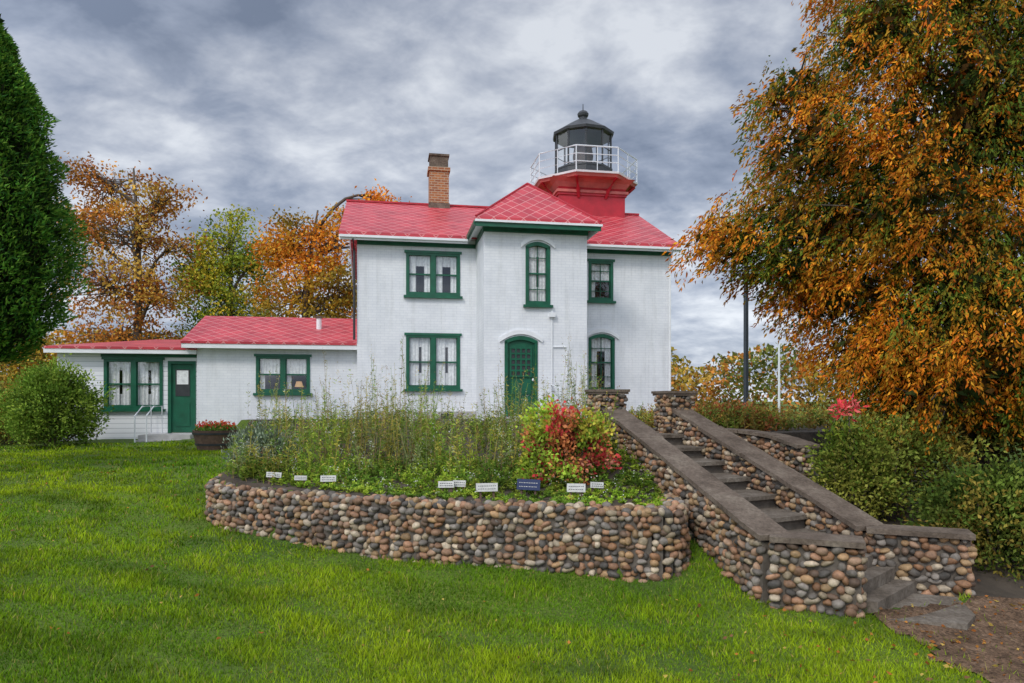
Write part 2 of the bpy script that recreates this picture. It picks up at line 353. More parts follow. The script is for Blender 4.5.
# ------------------------------------------------ cobblestones
bm=bmesh.new(); bmesh.ops.create_icosphere(bm,subdivisions=2,radius=1); bm.verts.ensure_lookup_table()
IV=np.array([v.co[:] for v in bm.verts]); IF=np.array([[v.index for v in f.verts] for f in bm.faces]); bm.free()
SV=[IV*(1+.18*sn(IV+i*7.3,1.0)[:,None]) for i in range(12)]
SC=[(.40,.25,.13),(.36,.23,.15),(.25,.22,.19),(.09,.08,.07),(.22,.13,.08),(.50,.41,.30),(.28,.15,.08),(.34,.27,.18),(.16,.14,.12),(.36,.20,.12),(.32,.21,.11),(.15,.10,.07)]
class Stones:
    def __init__(s): s.V=[];s.F=[];s.C=[];s.n=0
    def add(s,p,d,n,up,rx,ry,rz):
        v=SV[R.randint(12)]; ang=R.uniform(-.45,.45); d=np.array(d);up=np.array(up);n=np.array(n)
        fl=R.choice([-1,1],3); v=v*fl
        d2=d*math.cos(ang)+up*math.sin(ang); u2=-d*math.sin(ang)+up*math.cos(ang)
        w=p+v[:,0:1]*rx*d2+v[:,1:2]*ry*n+v[:,2:3]*rz*u2
        s.V.append(w); s.F.append(IF+s.n); s.n+=len(w)
        c=np.array(SC[R.randint(len(SC))])*R.uniform(.7,1.25); s.C.append(np.tile(c,(len(w),1)))
    def done(s,parent): return fast('stones',np.concatenate(s.V),np.concatenate(s.F),M['stone'],np.concatenate(s.C),True,parent)
def facing(st,p0,p1,n,zt0,zt1,zb0,zb1,sz=.095):
    p0=np.array(p0[:2]);p1=np.array(p1[:2]); L=np.linalg.norm(p1-p0); d=(p1-p0)/L
    zmax=max(zt0,zt1); zmin=min(zb0,zb1); rh=sz*.76; nr=int((zmax-zmin)/rh)+1; zr=zmax-rh*.45
    for r in range(nr+1):
        z=zr-r*rh; s=-R.rand()*sz*.5+sz*.4
        while s<L:
            w=sz*R.uniform(.6,1.5); t=np.clip(s/L,0,1); zt=zt0+(zt1-zt0)*t; zb=zb0+(zb1-zb0)*t
            if z<zt-.02 and z>zb-.08:
                zz=z+R.uniform(-.02,.02); pos=np.array([*(p0+d*min(s,L)),zz])
                st.add(pos+np.array([*n,0])*R.uniform(-.018,.012),(*d,0),(*n,0),(0,0,1),w*.5*1.02,R.uniform(.035,.055),rh*.5*R.uniform(.85,1.35))
            s+=w*.97
def wall(st,b,pts,thick,topst=False,sides=(1,-1),ends=True,cap=True,capw=.045,sz=.095):
    for i in range(len(pts)-1):
        p,q=pts[i],pts[i+1]; d=np.array(q[:2])-np.array(p[:2]); L=np.linalg.norm(d); d=d/L; n=np.array((-d[1],d[0]))
        for s in sides:
            o=n*s*(thick/2-.015); facing(st,np.array(p[:2])+o,np.array(q[:2])+o,n*s,p[2],q[2],p[3],q[3],sz)
        h=thick/2-.025; poly=[np.array(p[:2])+n*h,np.array(p[:2])-n*h,np.array(q[:2])-n*h,np.array(q[:2])+n*h]
        b.prism('mortar','mortar',poly,[p[3]-.3,p[3]-.3,q[3]-.3,q[3]-.3],[p[2]-.03,p[2]-.03,q[2]-.03,q[2]-.03])
        if ends and i==0: o=n*(thick/2-.04); P0=np.array(p[:2]); facing(st,P0-o,P0+o,-d,p[2],p[2],p[3],p[3],sz)
        if ends and i==len(pts)-2: o=n*(thick/2-.04); P0=np.array(q[:2]); facing(st,P0-o,P0+o,d,q[2],q[2],q[3],q[3],sz)
        if topst:
            s=0
            while s<L:
                w=sz*R.uniform(.8,1.4)
                for o in np.arange(-thick/2+.04,thick/2,.08):
                    if R.rand()<.9:
                        pos=np.array([*(np.array(p[:2])+d*(s+R.uniform(-.02,.02))+n*o),p[2]+(q[2]-p[2])*s/L-.02+R.uniform(-.02,.035)])
                        st.add(pos,(*d,0),(0,0,1),(*n,0),w*.5,.04*R.uniform(.8,1.2),.045*R.uniform(.9,1.2))
                s+=w*.95
        if cap:
            ns=max(1,int(round(L/.85))); hw=thick/2+capw
            for k in range(ns):
                a,c=k/ns,(k+1)/ns; g=.006/L
                a0=a+(g if k else -(.03/L)); c0=c-(g if k<ns-1 else -(.03/L)); j=R.uniform(-.005,.005); j2=R.uniform(-.02,.02); j3=R.uniform(-.02,.02)
                za=p[2]+(q[2]-p[2])*a0+j+(.005 if i%2 else 0); zc=p[2]+(q[2]-p[2])*c0+j+(.005 if i%2 else 0)
                pp=np.array(p[:2]); m_=5; L1=[];L2=[];z1=[]
                for f in np.linspace(0,1,m_):
                    tt=a0+(c0-a0)*f; q0=pp+d*L*tt; zz=za+(zc-za)*f
                    L1.append(q0+n*(hw+j2+R.uniform(-.007,.007))); L2.append(q0-n*(hw+j3+R.uniform(-.007,.007))); z1.append(zz)
                poly=L1+L2[::-1]; zz_=z1+z1[::-1]
                b.prism('cap','cap',poly,zz_,[v+.052 for v in zz_])
# retaining wall
e=empty('cobblestone_retaining_wall'); st=Stones(); b=Bld()
pts=[]
for i,(x,y) in enumerate(RW):
    zb=float(lawn(x,y-.15))
    if i<6: zb=max(zb-.02,-1.75)
    pts.append((x,y,-1.17,zb-.05))
wall(st,b,pts,.28,topst=True,cap=False,sides=(-1,),sz=.096)
st.done(e); b.done(e)
# stair walls
e=empty('cobblestone_stair_wall'); st=Stones(); b=Bld()
wall(st,b,[(*PA,-.12,-1.1),(*lerp(PA,A1,.55),-.12-.55*1.2,-1.45),(*A1,-1.34,-2.05)],.28,sides=(1,-1),ends=False)
wall(st,b,[(*A1,-1.345,-2.05),(*A2,-1.345,-2.1)],.28)
wall(st,b,[(*lerp(PB,B1,0),-.12,-1.1),(*lerp(PB,B1,.5),-.75,-1.6),(*B1,-1.39,-2.1)],.28,ends=False)
wall(st,b,[(*B1,-1.395,-2.15),(*B2,-1.395,-2.15)],.28)
def pillar(c,zt,zb,w=.43):
    h=w/2; d=np.array(A1)-np.array(PA); d=d/np.linalg.norm(d); n=np.array((-d[1],d[0])); C=np.array(c)
    cs=[C+d*h+n*h,C-d*h+n*h,C-d*h-n*h,C+d*h-n*h]; nn=[n,-d,-n,d]
    for i in range(4): facing(st,cs[i],cs[(i+1)%4],nn[i],zt,zt,zb,zb,.085)
    k=.93; b.prism('mortar','mortar',[C+(x-C)*k for x in cs],zb-.2,zt-.01)
    b.prism('cap','cap',[C+(x-C)*1.2 for x in cs],zt,zt+.035); b.prism('cap','cap',[C+(x-C)*1.28 for x in cs],zt+.035,zt+.075)
pillar(PA,.09,-1.15); pillar(PB,.07,-1.2)
st.done(e); b.done(e)
# curved side wall right of the stairs
e=empty('cobblestone_curved_wall'); st=Stones(); b=Bld()
cw=catmull([(3.2,11.9,-.52,-1.4),(3.75,11.5,-.54,-1.5),(4.15,10.9,-.6,-1.6),(4.3,10.2,-.7,-1.7)],3)
wall(st,b,cw,.26,sides=(1,-1)); st.done(e); b.done(e)
# steps
b=Bld(); e=empty('stone_stairs')
nst=6; t0,t1=.0,.80
for i in range(nst):
    a=t0+(t1-t0)*i/nst-.004; c=t0+(t1-t0)*(i+1)/nst+.006; z=-.53-.162*i
    poly=[lerp(PA,A1,a),lerp(PA,A1,c),lerp(PB,B1,c),lerp(PB,B1,a)]
    b.prism('riser','mortar',[lerp(PA,A1,a),lerp(PA,A1,c-.014),lerp(PB,B1,c-.014),lerp(PB,B1,a)],-2.6,z-.05)
    b.prism('tread','step',poly,z-.05,z)
b.prism('top_landing','step',[lerp(PA,A1,-.35),lerp(PA,A1,-.005),lerp(PB,B1,-.005),lerp(PB,B1,-.35)],-1.2,-.51)
ee=np.array((.93,-.36)); a1=np.array(A1);b1=np.array(B1)
b.prism('landing','step',[lerp(PA,A1,.802),A1,a1+ee*.30,b1-ee*.1,lerp(PB,B1,.802)],-2.6,-1.50)
for j,z in enumerate((-1.62,-1.74,-1.86)):
    k=.30+.2*j; m=-.1+.2*j
    b.prism('lower_step','step',[a1+ee*(k+.003),a1+ee*(k+.2),b1+ee*(m+.2),b1+ee*(m+.003)],-2.6,z)
b.prism('slab','step',[(3.30,6.3),(3.5,7.35),(4.45,7.0),(4.25,6.42),(4.0,6.15)],-2.4,-1.97)
b.done(e)
b=Bld(); 
b.prism('concrete_walk','concrete',[(.9,12.3),(2.2,12.7),(1.4,19.0),(.2,19.0)],-1.0,-.52); b.done(None)

# ------------------------------------------------ lighthouse
YAW=math.radians(10); P0=(-4.65,21.0); cY,sY=math.cos(YAW),math.sin(YAW)
def upx(px,v):
    k=(px-512)/F; return (4.65+k*(21+cY*v)+sY*v)/(cY-sY*k)
def dep(u,v): return 21+sY*u+cY*v
def zpy(py,u,v): return (HY-py)*dep(u,v)/F
H=empty('lighthouse',(P0[0],P0[1],0),YAW); b=Bld()
def wallholes(part,mat,u0,u1,z0,z1,v,holes,dp=.16):
    us=sorted({u0,u1,*[h[0] for h in holes],*[h[1] for h in holes]}); zs=sorted({z0,z1,*[h[2] for h in holes],*[h[3] for h in holes]})
    for i in range(len(us)-1):
        for j in range(len(zs)-1):
            cu=(us[i]+us[i+1])/2; cz=(zs[j]+zs[j+1])/2
            if any(h[0]<cu<h[1] and h[2]<cz<h[3] for h in holes): continue
            b.face(part,mat,[(us[i],v,zs[j]),(us[i+1],v,zs[j]),(us[i+1],v,zs[j+1]),(us[i],v,zs[j+1])])
    for a,c,z,y in holes:
        b.face(part,mat,[(a,v,z),(a,v+dp,z),(a,v+dp,y),(a,v,y)]); b.face(part,mat,[(c,v,z),(c,v,y),(c,v+dp,y),(c,v+dp,z)])
        b.face(part,mat,[(a,v,z),(c,v,z),(c,v+dp,z),(a,v+dp,z)]); b.face(part,mat,[(a,v,y),(a,v+dp,y),(c,v+dp,y),(c,v,y)])
def strip(part,mat,us,zl,zh,v0,v1):
    for i in range(len(us)-1):
        a,c=us[i],us[i+1]
        b.face(part,mat,[(a,v0,zl[i]),(c,v0,zl[i+1]),(c,v0,zh[i+1]),(a,v0,zh[i])])
        b.face(part,mat,[(a,v0,zl[i]),(a,v1,zl[i]),(c,v1,zl[i+1]),(c,v0,zl[i+1])])
        b.face(part,mat,[(a,v0,zh[i]),(c,v0,zh[i+1]),(c,v1,zh[i+1]),(a,v1,zh[i])])
    for i in (0,-1):
        b.face(part,mat,[(us[i],v0,zl[i]),(us[i],v0,zh[i]),(us[i],v1,zh[i]),(us[i],v1,zl[i])])
def arcs(u0,u1,z1,r,off=0,ext=0,n=12):
    uc=(u0+u1)/2;hw=(u1-u0)/2+ext; us=[uc-hw+2*hw*i/n for i in range(n+1)]; h0=(u1-u0)/2
    return us,[z1+off-r*((u-uc)/h0)**2 for u in us]
def archtop(u0,u1,z1,v,r,hood=True,wall='brickw'):
    us,za=arcs(u0,u1,z1,r)
    strip('arch_spandrel',wall,us,za,[z1+.002]*len(us),v-.004,v+.05)
    strip('window_frames','green',us,[z-.11 for z in za],za,v-.03,v+.1)
    if hood:
        us2,zb=arcs(u0,u1,z1,r,.05,.14); strip('arch_hood','trimw',us2,zb,[z+.13 for z in zb],v-.06,v+.02)
def curtain(u0,u1,z0,z1,v):
    n=max(8,int((u1-u0)/.02)); V=[(u0+(u1-u0)*i/n,v+.012*math.sin(i*1.3)+.006*math.sin(i*.6)) for i in range(n+1)]
    for i in range(n): b.face('curtains','curtain',[(*V[i],z0),(*V[i+1],z0),(*V[i+1],z1),(*V[i],z1)])
def window(u0,u1,z0,z1,v,n=2,arch=0,cur='side',fw=.085,panes=1):
    G='green'; p='window_frames'; zt=z1-(arch+.02 if arch else 0)
    b.box(p,G,u0,u0+fw,v-.03,v+.10,z0+fw,zt-(0 if arch else fw)); b.box(p,G,u1-fw,u1,v-.03,v+.10,z0+fw,zt-(0 if arch else fw))
    b.box(p,G,u0,u1,v-.03,v+.10,z0,z0+fw)
    if not arch: b.box(p,G,u0,u1,v-.03,v+.10,z1-fw,z1); b.box(p,G,u0-.05,u1+.05,v-.055,v+.001,z1-.02,z1+.055)
    else: archtop(u0,u1,z1,v,arch)
    b.box('window_sills',G,u0-.07,u1+.07,v-.11,v+.02,z0-.075,z0-.002)
    lights=[]; 
    if n==2:
        m=.07; uc=(u0+u1)/2; b.box(p,G,uc-m,uc+m,v-.028,v+.09,z0+fw,z1-fw*.9); lights=[(u0+fw,uc-m),(uc+m,u1-fw)]
    else: lights=[(u0+fw,u1-fw)]
    zm=(z0+z1)/2
    for a,c in lights:
        b.box('sashes',G,a,c,v+.03,v+.085,zm-.022,zm+.022)
        b.box('sashes',G,a,a+.025,v+.032,v+.08,z0+fw,z1-fw); b.box('sashes',G,c-.025,c,v+.032,v+.08,z0+fw,z1-fw)
        b.box('sashes',G,a+.025,c-.025,v+.034,v+.082,z0+fw,z0+fw+.035)
        if panes>1:
            uu=(a+c)/2; b.box('sashes',G,uu-.01,uu+.01,v+.04,v+.07,z0+fw,z1-fw)
            for q in (.25,.75):
                zz=z0+(z1-z0)*q; b.box('sashes',G,a,c,v+.038,v+.072,zz-.01,zz+.01)
        w=c-a; cv=v+.085
        if cur=='side': curtain(a,a+w*.33,z0,z1,cv+.02); curtain(c-w*.3,c,z0,z1,cv+.022); curtain(a,c,z1-(z1-z0)*.3,z1,cv+.05)
        if cur=='full': curtain(a,a+w*.46,z0+.12,z1,cv+.02); curtain(c-w*.42,c,z0+.12,z1,cv+.024); curtain(a,c,z1-(z1-z0)*.22,z1,cv+.05); curtain(a+w*.1,c-w*.1,z0+.1,z0+(z1-z0)*.3,cv+.06)
        if cur=='half': curtain(a,c,zm+.02,z1,cv+.02); curtain(a,a+w*.25,z0,zm,cv+.03)
    b.face('window_glass','glass',[(u0+.02,v+.06,z0+.02),(u1-.02,v+.06,z0+.02),(u1-.02,v+.06,z1-.02),(u0+.02,v+.06,z1-.02)])
    b.face('room_shade_sheet','dark',[(u0-.4,v+.75,z0-.3),(u1+.4,v+.75,z0-.3),(u1+.4,v+.75,z1+.3),(u0-.4,v+.75,z1+.3)])  # added dark sheet behind the panes, room shade put into its colour
LU=upx(671,0); ZE=4.92; RIDV=3.5; RZ=6.82; EZ=4.86; OV=.4; ZB=-1.6; DEP=7.0
sl=(RZ-EZ)/(RIDV+OV)
def rect(x0,x1,y0,y1,v):
    u0,u1=upx(x0,v),upx(x1,v); um=(u0+u1)/2; return (u0,u1,zpy(y1,um,v),zpy(y0,um,v))
w1=rect(406,460,253,296,0); w2=rect(407,460,335,389,0)
w2=(w1[0],w1[1],w2[2],w2[3])
w3=rect(588.5,613,261,301,0); w4=rect(588.5,617,334,391,0); w4=(w3[0],w3[1]+.05,w4[2],w4[3])
BV=-1.8; BL,BR=upx(484,BV),upx(587,BV)
wallholes('walls','brickw',0,BL+.05,ZB,ZE,0,[w1,w2]); wallholes('walls','brickw',BR-.05,LU,ZB,ZE,0,[w3,w4])
window(*w1,0,cur='side'); window(*w2,0,cur='full'); window(*w3,0,n=1,cur='half',panes=2); window(*w4,0,n=1,arch=.13,cur='side',panes=2)
for u in (0,LU):
    b.face('walls','brickw',[(u,0,ZB),(u,DEP,ZB),(u,DEP,ZE),(u,RIDV,RZ-.08),(u,0,ZE)])
b.face('walls','brickw',[(0,DEP,ZB),(LU,DEP,ZB),(LU,DEP,ZE),(0,DEP,ZE)])
for a,c in ((0,BL),(BR,LU)): b.box('foundation','concrete',a-.02,c+.02 if c==LU else c-.01,-.05,.1,ZB,-.35)
for q in (.9,2.5): b.box('basement_vent','black',q,q+.35,-.07,-.052,-.62,-.42)
TH=.09
def slab(part,mat,q,th):
    q=[Vector(p) for p in q]; lo=[p-Vector((0,0,th)) for p in q]; b.face(part,mat,q); b.face(part,mat,list(reversed(lo)))
    for i in range(len(q)):
        j=(i+1)%len(q); b.face(part,mat,[q[i],lo[i],lo[j],q[j]])
ul,ur=-.5,LU+.17
slab('roof','roof',[(ul,-OV,EZ+.1),(ur,-OV,EZ+.1),(ur,RIDV,RZ+.1),(ul,RIDV,RZ+.1)],TH)
slab('roof','roof',[(ul,RIDV,RZ+.1),(ur,RIDV,RZ+.1),(ur,DEP+OV,EZ+.1),(ul,DEP+OV,EZ+.1)],TH)
b.box('roof_ridge','redpaint',ul-.01,ur+.01,RIDV-.09,RIDV+.09,RZ+.08,RZ+.14)
for a,c in ((ul+.02,BL-.30),(BR+.28,ur-.02)):
    b.box('fascia','trimw',a,c,-OV+.02,-OV+.06,EZ-.13,EZ+.01)
    b.box('soffit','trimw',a,c,-OV+.06,-.002,EZ-.06,EZ-.02)
    b.box('gutter','trimw',a,c,-OV-.06,-OV+.018,EZ-.07,EZ-.0)
b.box('frieze','green',.003,BL-.02,-.035,-.003,EZ-.19,EZ-.062); b.box('frieze','green',BR+.02,LU-.003,-.035,-.003,EZ-.19,EZ-.062)
for u in (ul,ur-.04):
    slab('verge','trimw',[(u,-OV+.01,EZ),(u+.04,-OV+.01,EZ),(u+.04,RIDV,RZ),(u,RIDV,RZ)],.14)
    slab('verge','trimw',[(u,RIDV,RZ),(u+.04,RIDV,RZ),(u+.04,DEP+OV,EZ),(u,DEP+OV,EZ)],.14)
b.tube('downspout','black',[(-.1,-.38,EZ-.1),(-.08,-.09,EZ-.4),(-.08,-.07,1.8)],.035)
b.tube('downspout','trimw',[(LU-.1,-.38,EZ-.1),(LU-.07,-.09,EZ-.4),(LU-.07,-.07,-1)],.04)
# bay
EB=5.0
wb=rect(525.5,550,242,305,BV); dr=rect(504.5,537.5,336,416,BV); 
wallholes('bay_walls','brickw',BL,BR,ZB,EB+.02,BV,[wb,dr])
b.face('bay_walls','brickw',[(BL,BV,ZB),(BL,.02,ZB),(BL,.02,EB),(BL,BV,EB)]); b.face('bay_walls','brickw',[(BR,BV,ZB),(BR,.02,ZB),(BR,.02,EB),(BR,BV,EB)])
window(*wb,BV,n=1,arch=.12,cur='full',panes=2)
archtop(dr[0],dr[1],dr[3],BV,.14)
du0,du1,dz0,dz1=dr
b.box('door_frame','green',du0,du0+.09,BV-.03,BV+.1,dz0,dz1-.16); b.box('door_frame','green',du1-.09,du1,BV-.03,BV+.1,dz0,dz1-.16)
b.box('door','green',du0+.09,du1-.09,BV+.05,BV+.10,dz0+.02,dz1-.05)
a,c=du0+.15,du1-.15; zt=dz1-.32; 
b.box('door_glass','black',a+.03,c-.03,BV+.036,BV+.048,dz0+1.15,zt-.02)
for i in range(5): 
    u=a+.03+(c-a-.06)*i/4; b.box('door_muntins','green',u-.025,u+.025,BV+.01,BV+.035,dz0+1.13,zt)
for i in range(6):
    z=dz0+1.14+(zt-dz0-1.16)*i/5; b.box('door_muntins','green',a,c,BV+.012,BV+.034,z-.025,z+.025)
for z0_,z1_ in ((.15,.55),(.62,1.02)):
    b.box('door_panels','green',a+.04,(a+c)/2-.04,BV+.02,BV+.052,dz0+z0_,dz0+z1_); b.box('door_panels','green',(a+c)/2+.04,c-.04,BV+.02,BV+.052,dz0+z0_,dz0+z1_)
b.lathe('door_knob','trimw',[(.01,dz0+1.0),(.03,dz0+1.02),(.03,dz0+1.06),(.01,dz0+1.08)],(c+.02,BV+.01),8)
b.box('door_stoop','concrete',du0-.4,du1+.5,BV-1.1,BV-.01,-1.2,dz0-.02); b.box('door_stoop','concrete',du0-.4,du1+.5,BV-1.45,BV-1.102,-1.2,dz0-.16)
for q in (du1+.38,):
    b.tube('stoop_railing','railw',[(q,BV-1.3,dz0-.15),(q,BV-1.3,dz0+.75),(q,BV-.1,dz0+.9),(q,BV-.1,dz0)],.022,6)
cu=upx(558,BV); z0_=zpy(405,cu,BV); z1_=zpy(347,cu,BV)
b.tube('conduit','trimw',[(cu-.18,BV-.03,z0_),(cu-.18,BV-.03,z1_+1.0),(cu-.18,BV-.03,z1_+1.05)],.016,6)
b.tube('conduit','trimw',[(cu-.15,BV-.03,z1_),(cu+.25,BV-.03,z1_),(cu+.27,BV-.03,z1_-.05),(cu+.27,BV-.03,z0_+.5)],.016,6)
b.box('wall_lamp','trimw',cu-.27,cu-.1,BV-.12,BV-.003,z1_+.85,z1_+.98)
# bay roof (hip)
x0,x1,yv=BL-.28,BR+.30,BV-OV; xc=(x0+x1)/2; av=yv+1.75; AZ=6.62; E=EB+.1
bk=(AZ-EZ-.1)/sl-OV+.25
fr=[(x0,yv,E),(x1,yv,E),(xc,av,AZ)]
slab('bay_roof','roof',fr,.08); 
slab('bay_roof','roof',[(x0,yv,E),(xc,av,AZ),(xc,bk,AZ),(x0,bk,E)],.08); slab('bay_roof','roof',[(x1,yv,E),(x1,bk,E),(xc,bk,AZ),(xc,av,AZ)],.08)
b.tube('bay_ridge','redpaint',[(x0,yv,E+.01),(xc,av,AZ+.01),(xc,bk,AZ+.01)],.035,6); b.tube('bay_ridge','redpaint',[(x1,yv,E+.01),(xc,av,AZ+.012)],.035,6)
b.box('bay_fascia','trimw',x0+.02,x1-.02,yv+.02,yv+.07,EB-.14,EB+.018); b.box('bay_gutter','trimw',x0-.03,x1+.03,yv-.07,yv+.017,EB-.05,EB+.012)
b.box('bay_fascia_board','green',x0-.0,x1+.0,yv-.02,yv+.019,EB-.17,EB-.053)
b.box('bay_fascia','trimw',x0+.02,x0+.07,yv+.072,0,EB-.14,EB+.018); b.box('bay_fascia','trimw',x1-.07,x1-.02,yv+.072,0,EB-.14,EB+.018)
b.box('bay_gutter','green',x0-.06,x0+.017,yv+.02,-.1,EB-.13,EB-.01)
b.box('bay_soffit','trimw',x0+.072,x1-.072,yv+.072,BV-.003,EB-.07,EB-.02); b.box('bay_soffit','trimw',x0+.072,BL-.003,BV-.002,0,EB-.07,EB-.02)
b.box('bay_frieze','green',BL-.03,BR+.03,BV-.035,BV-.003,EB-.22,EB-.072); b.box('bay_frieze','green',BL-.034,BL-.003,BV-.002,-.04,EB-.24,EB-.072)
# chimney
cu0=upx(429,RIDV); cu1=upx(448,RIDV); zt=zpy(158,cu0,RIDV)
b.box('chimney','chim',cu0,cu1,RIDV-.35,RIDV+.35,6,zt-.55); b.box('chimney_band','chim',cu0-.05,cu1+.05,RIDV-.4,RIDV+.4,zt-.55,zt-.42)
b.box('chimney_top','cap',cu0+.02,cu1-.02,RIDV-.33,RIDV+.33,zt-.42,zt-.02); b.box('chimney_cap','cap',cu0-.02,cu1+.02,RIDV-.37,RIDV+.37,zt-.02,zt+.05)
b.box('chimney_flashing','cap',cu0-.03,cu1+.03,RIDV-.38,RIDV+.38,6.1,RZ-.02+.12)
# tower
TU,TV=upx(583,4.3),4.3; hs=1.24
b.box('tower','redpaint',TU-hs,TU+hs,TV-hs,TV+hs,4.5,7.42)
b.box('tower_band','redpaint',TU-hs-.05,TU+hs+.05,TV-hs-.05,TV+hs+.05,7.42,7.5)
b.box('tower_band','pinkred',TU-hs-.1,TU+hs+.1,TV-hs-.1,TV+hs+.1,7.503,7.6)
def ring(h,z): return [(TU-h,TV-h,z),(TU+h,TV-h,z),(TU+h,TV+h,z),(TU-h,TV+h,z)]
prof=[(hs+.0,7.6),(hs+.04,7.7),(hs+.14,7.86),(hs+.3,7.99)]
for i in range(3):
    r0,r1=ring(*prof[i]),ring(*prof[i+1])
    for k in range(4): b.face('tower_cove','redpaint' if i==0 else 'pinkred',[r0[k],r0[(k+1)%4],r1[(k+1)%4],r1[k]])
b.face('tower_cove','pinkred',ring(*prof[3]))
for k in range(8):
    t=math.pi/8+k*math.pi/4; c_,s_=math.cos(t),math.sin(t); 
    b.tube('brackets','redpaint',[(TU+c_*(hs+.08),TV+s_*(hs+.08),7.35),(TU+c_*1.5,TV+s_*1.5,7.62),(TU+c_*1.93,TV+s_*1.93,7.98)],.07,6)
DK=8.0
b.lathe('gallery_deck','pinkred',[(1.95,DK-.04),(2.0,DK+.06)],(TU,TV),8,math.pi/8); b.lathe('gallery_edge','trimw',[(2.05,DK+.063),(2.07,DK+.13),(2.0,DK+.15)],(TU,TV),8,math.pi/8)
rp=[(TU+2.02*math.cos(math.pi/8+k*math.pi/4),TV+2.02*math.sin(math.pi/8+k*math.pi/4)) for k in range(9)]
for zz,rr in ((DK+1.0,.026),(DK+.72,.016),(DK+.45,.016)): b.tube('gallery_railing','railw',[(*p,zz) for p in rp],rr,6)
for k in range(8):
    for f in (0,.5):
        p=lerp(rp[k],rp[k+1],f); b.tube('gallery_railing','railw',[(*p,DK+.1),(*p,DK+1.0)],.022 if f==0 else .015,6)
LR=1.07; NL=10; ph=math.radians(8)
b.lathe('lantern_base','black',[(LR+.03,DK+.14),(LR+.03,DK+.62),(LR+.06,DK+.64),(LR+.06,DK+.69)],(TU,TV),NL,ph)
z0_,z1_=DK+.69,DK+2.02
lp=[(TU+LR*math.cos(ph+k*2*math.pi/NL),TV+LR*math.sin(ph+k*2*math.pi/NL)) for k in range(NL+1)]
for k in range(NL):
    b.tube('lantern_mullions','black',[(*lp[k],z0_),(*lp[k],z1_)],.035,6)
    b.tube('lantern_mullions','black',[(*lp[k],(z0_+z1_)/2),(*lp[k+1],(z0_+z1_)/2)],.018,6)
    b.face('lantern_glass','glass',[(*lerp((TU,TV),lp[k],.985),z0_),(*lerp((TU,TV),lp[k+1],.985),z0_),(*lerp((TU,TV),lp[k+1],.985),z1_),(*lerp((TU,TV),lp[k],.985),z1_)])
b.lathe('lantern_lens','cap',[(.16,DK+.2),(.16,DK+.9),(.34,DK+.95),(.40,DK+1.25),(.34,DK+1.6),(.12,DK+1.75)],(TU,TV),12)
b.lathe('lantern_roof','black',[(LR+.10,z1_-.04),(LR+.12,z1_+.05),(LR+.0,z1_+.12),(.78,z1_+.30),(.5,z1_+.48),(.28,z1_+.60),(.17,z1_+.65)],(TU,TV),NL,ph)
b.lathe('lantern_vent','black',[(.14,z1_+.6),(.15,z1_+.72),(.2,z1_+.78),(.22,z1_+.86),(.16,z1_+.95),(.06,z1_+1.0),(.02,z1_+1.02),(.015,z1_+1.25)],(TU,TV),12)
# wing 1
WV=.5; WL=upx(197,WV); ez=zpy(344,-2.5,WV-.35)+.0; wr_v=2.9; rz=zpy(318.5,-2.5,wr_v)
ww=rect(256,310,356,393,WV)
wallholes('wing_walls','brickw',WL,-.002,-2,ez+.05,WV,[ww]); b.face('wing_walls','brickw',[(WL,WV,-2),(WL,5.3,-2),(WL,5.3,ez),(WL,wr_v,rz-.08),(WL,WV,ez)])
window(*ww,WV,cur='half')
slab('wing_roof','roof',[(WL-.35,WV-.38,ez+.06),(-.003,WV-.38,ez+.06),(-.003,wr_v,rz+.04),(WL-.35,wr_v,rz+.04)],.07)
slab('wing_roof','roof',[(WL-.35,wr_v,rz+.04),(-.003,wr_v,rz+.04),(-.003,5.6,ez+.06),(WL-.35,5.6,ez+.06)],.07)
b.box('wing_fascia','trimw',WL-.33,-.003,WV-.36,WV-.3,ez-.14,ez-.012); b.box('wing_soffit','trimw',WL-.33,-.003,WV-.298,WV-.002,ez-.1,ez-.05)
slab('wing_verge','trimw',[(WL-.34,WV-.36,ez-.012),(WL-.30,WV-.36,ez-.012),(WL-.30,wr_v,rz-.04),(WL-.34,wr_v,rz-.04)],.13)
pu=upx(319,1.6); b.tube('vent_pipe','trimw',[(pu,1.6,ez+.3),(pu,1.6,ez+.95)],.08,10); b.tube('vent_pipe','cap',[(pu,1.6,ez+.95),(pu,1.6,ez+1.02)],.11,10)
lu=upx(299,WV+.5); lz=zpy(384,lu,WV+.5)
b.lathe('lamp_shade','lamp',[(.13,lz-.09),(.08,lz+.08)],(lu,WV+.5),12); b.tube('lamp_stand','black',[(lu,WV+.5,lz-.5),(lu,WV+.5,lz-.1)],.02,6)
# wing 2
XV=.75; XL=upx(57,XV); ex=zpy(349,-7,XV-.35)
xw=rect(104,163,359,409,XV); xd=rect(168,196,361,433,XV); xd=(xd[0],min(xd[1],WL-.0),xd[2],xd[3])
wallholes('annex_walls','siding',XL,WL+.25,-2,ex+.02,XV,[xw,xd]); b.face('annex_walls','siding',[(XL,XV,-2),(XL,5,-2),(XL,5,ex+.3),(XL,XV,ex)])
window(*xw,XV,cur='full')
b.box('annex_trim','green',xw[0]-.08,xd[1]+.02,XV-.03,XV-.003,xw[3]+.06,ex-.12)
b.box('annex_door_frame','green',xd[0],xd[0]+.09,XV-.02,XV+.08,xd[2],xd[3]-.09); b.box('annex_door_frame','green',xd[1]-.07,xd[1],XV-.02,XV+.08,xd[2],xd[3]-.09); b.box('annex_door_frame','green',xd[0],xd[1],XV-.022,XV+.08,xd[3]-.09,xd[3])
b.box('annex_door','green',xd[0]+.09,xd[1]-.07,XV+.04,XV+.08,xd[2]+.02,xd[3]-.09)
b.box('annex_door_glass','black',xd[0]+.2,xd[1]-.18,XV+.025,XV+.038,xd[2]+1.1,xd[3]-.25)
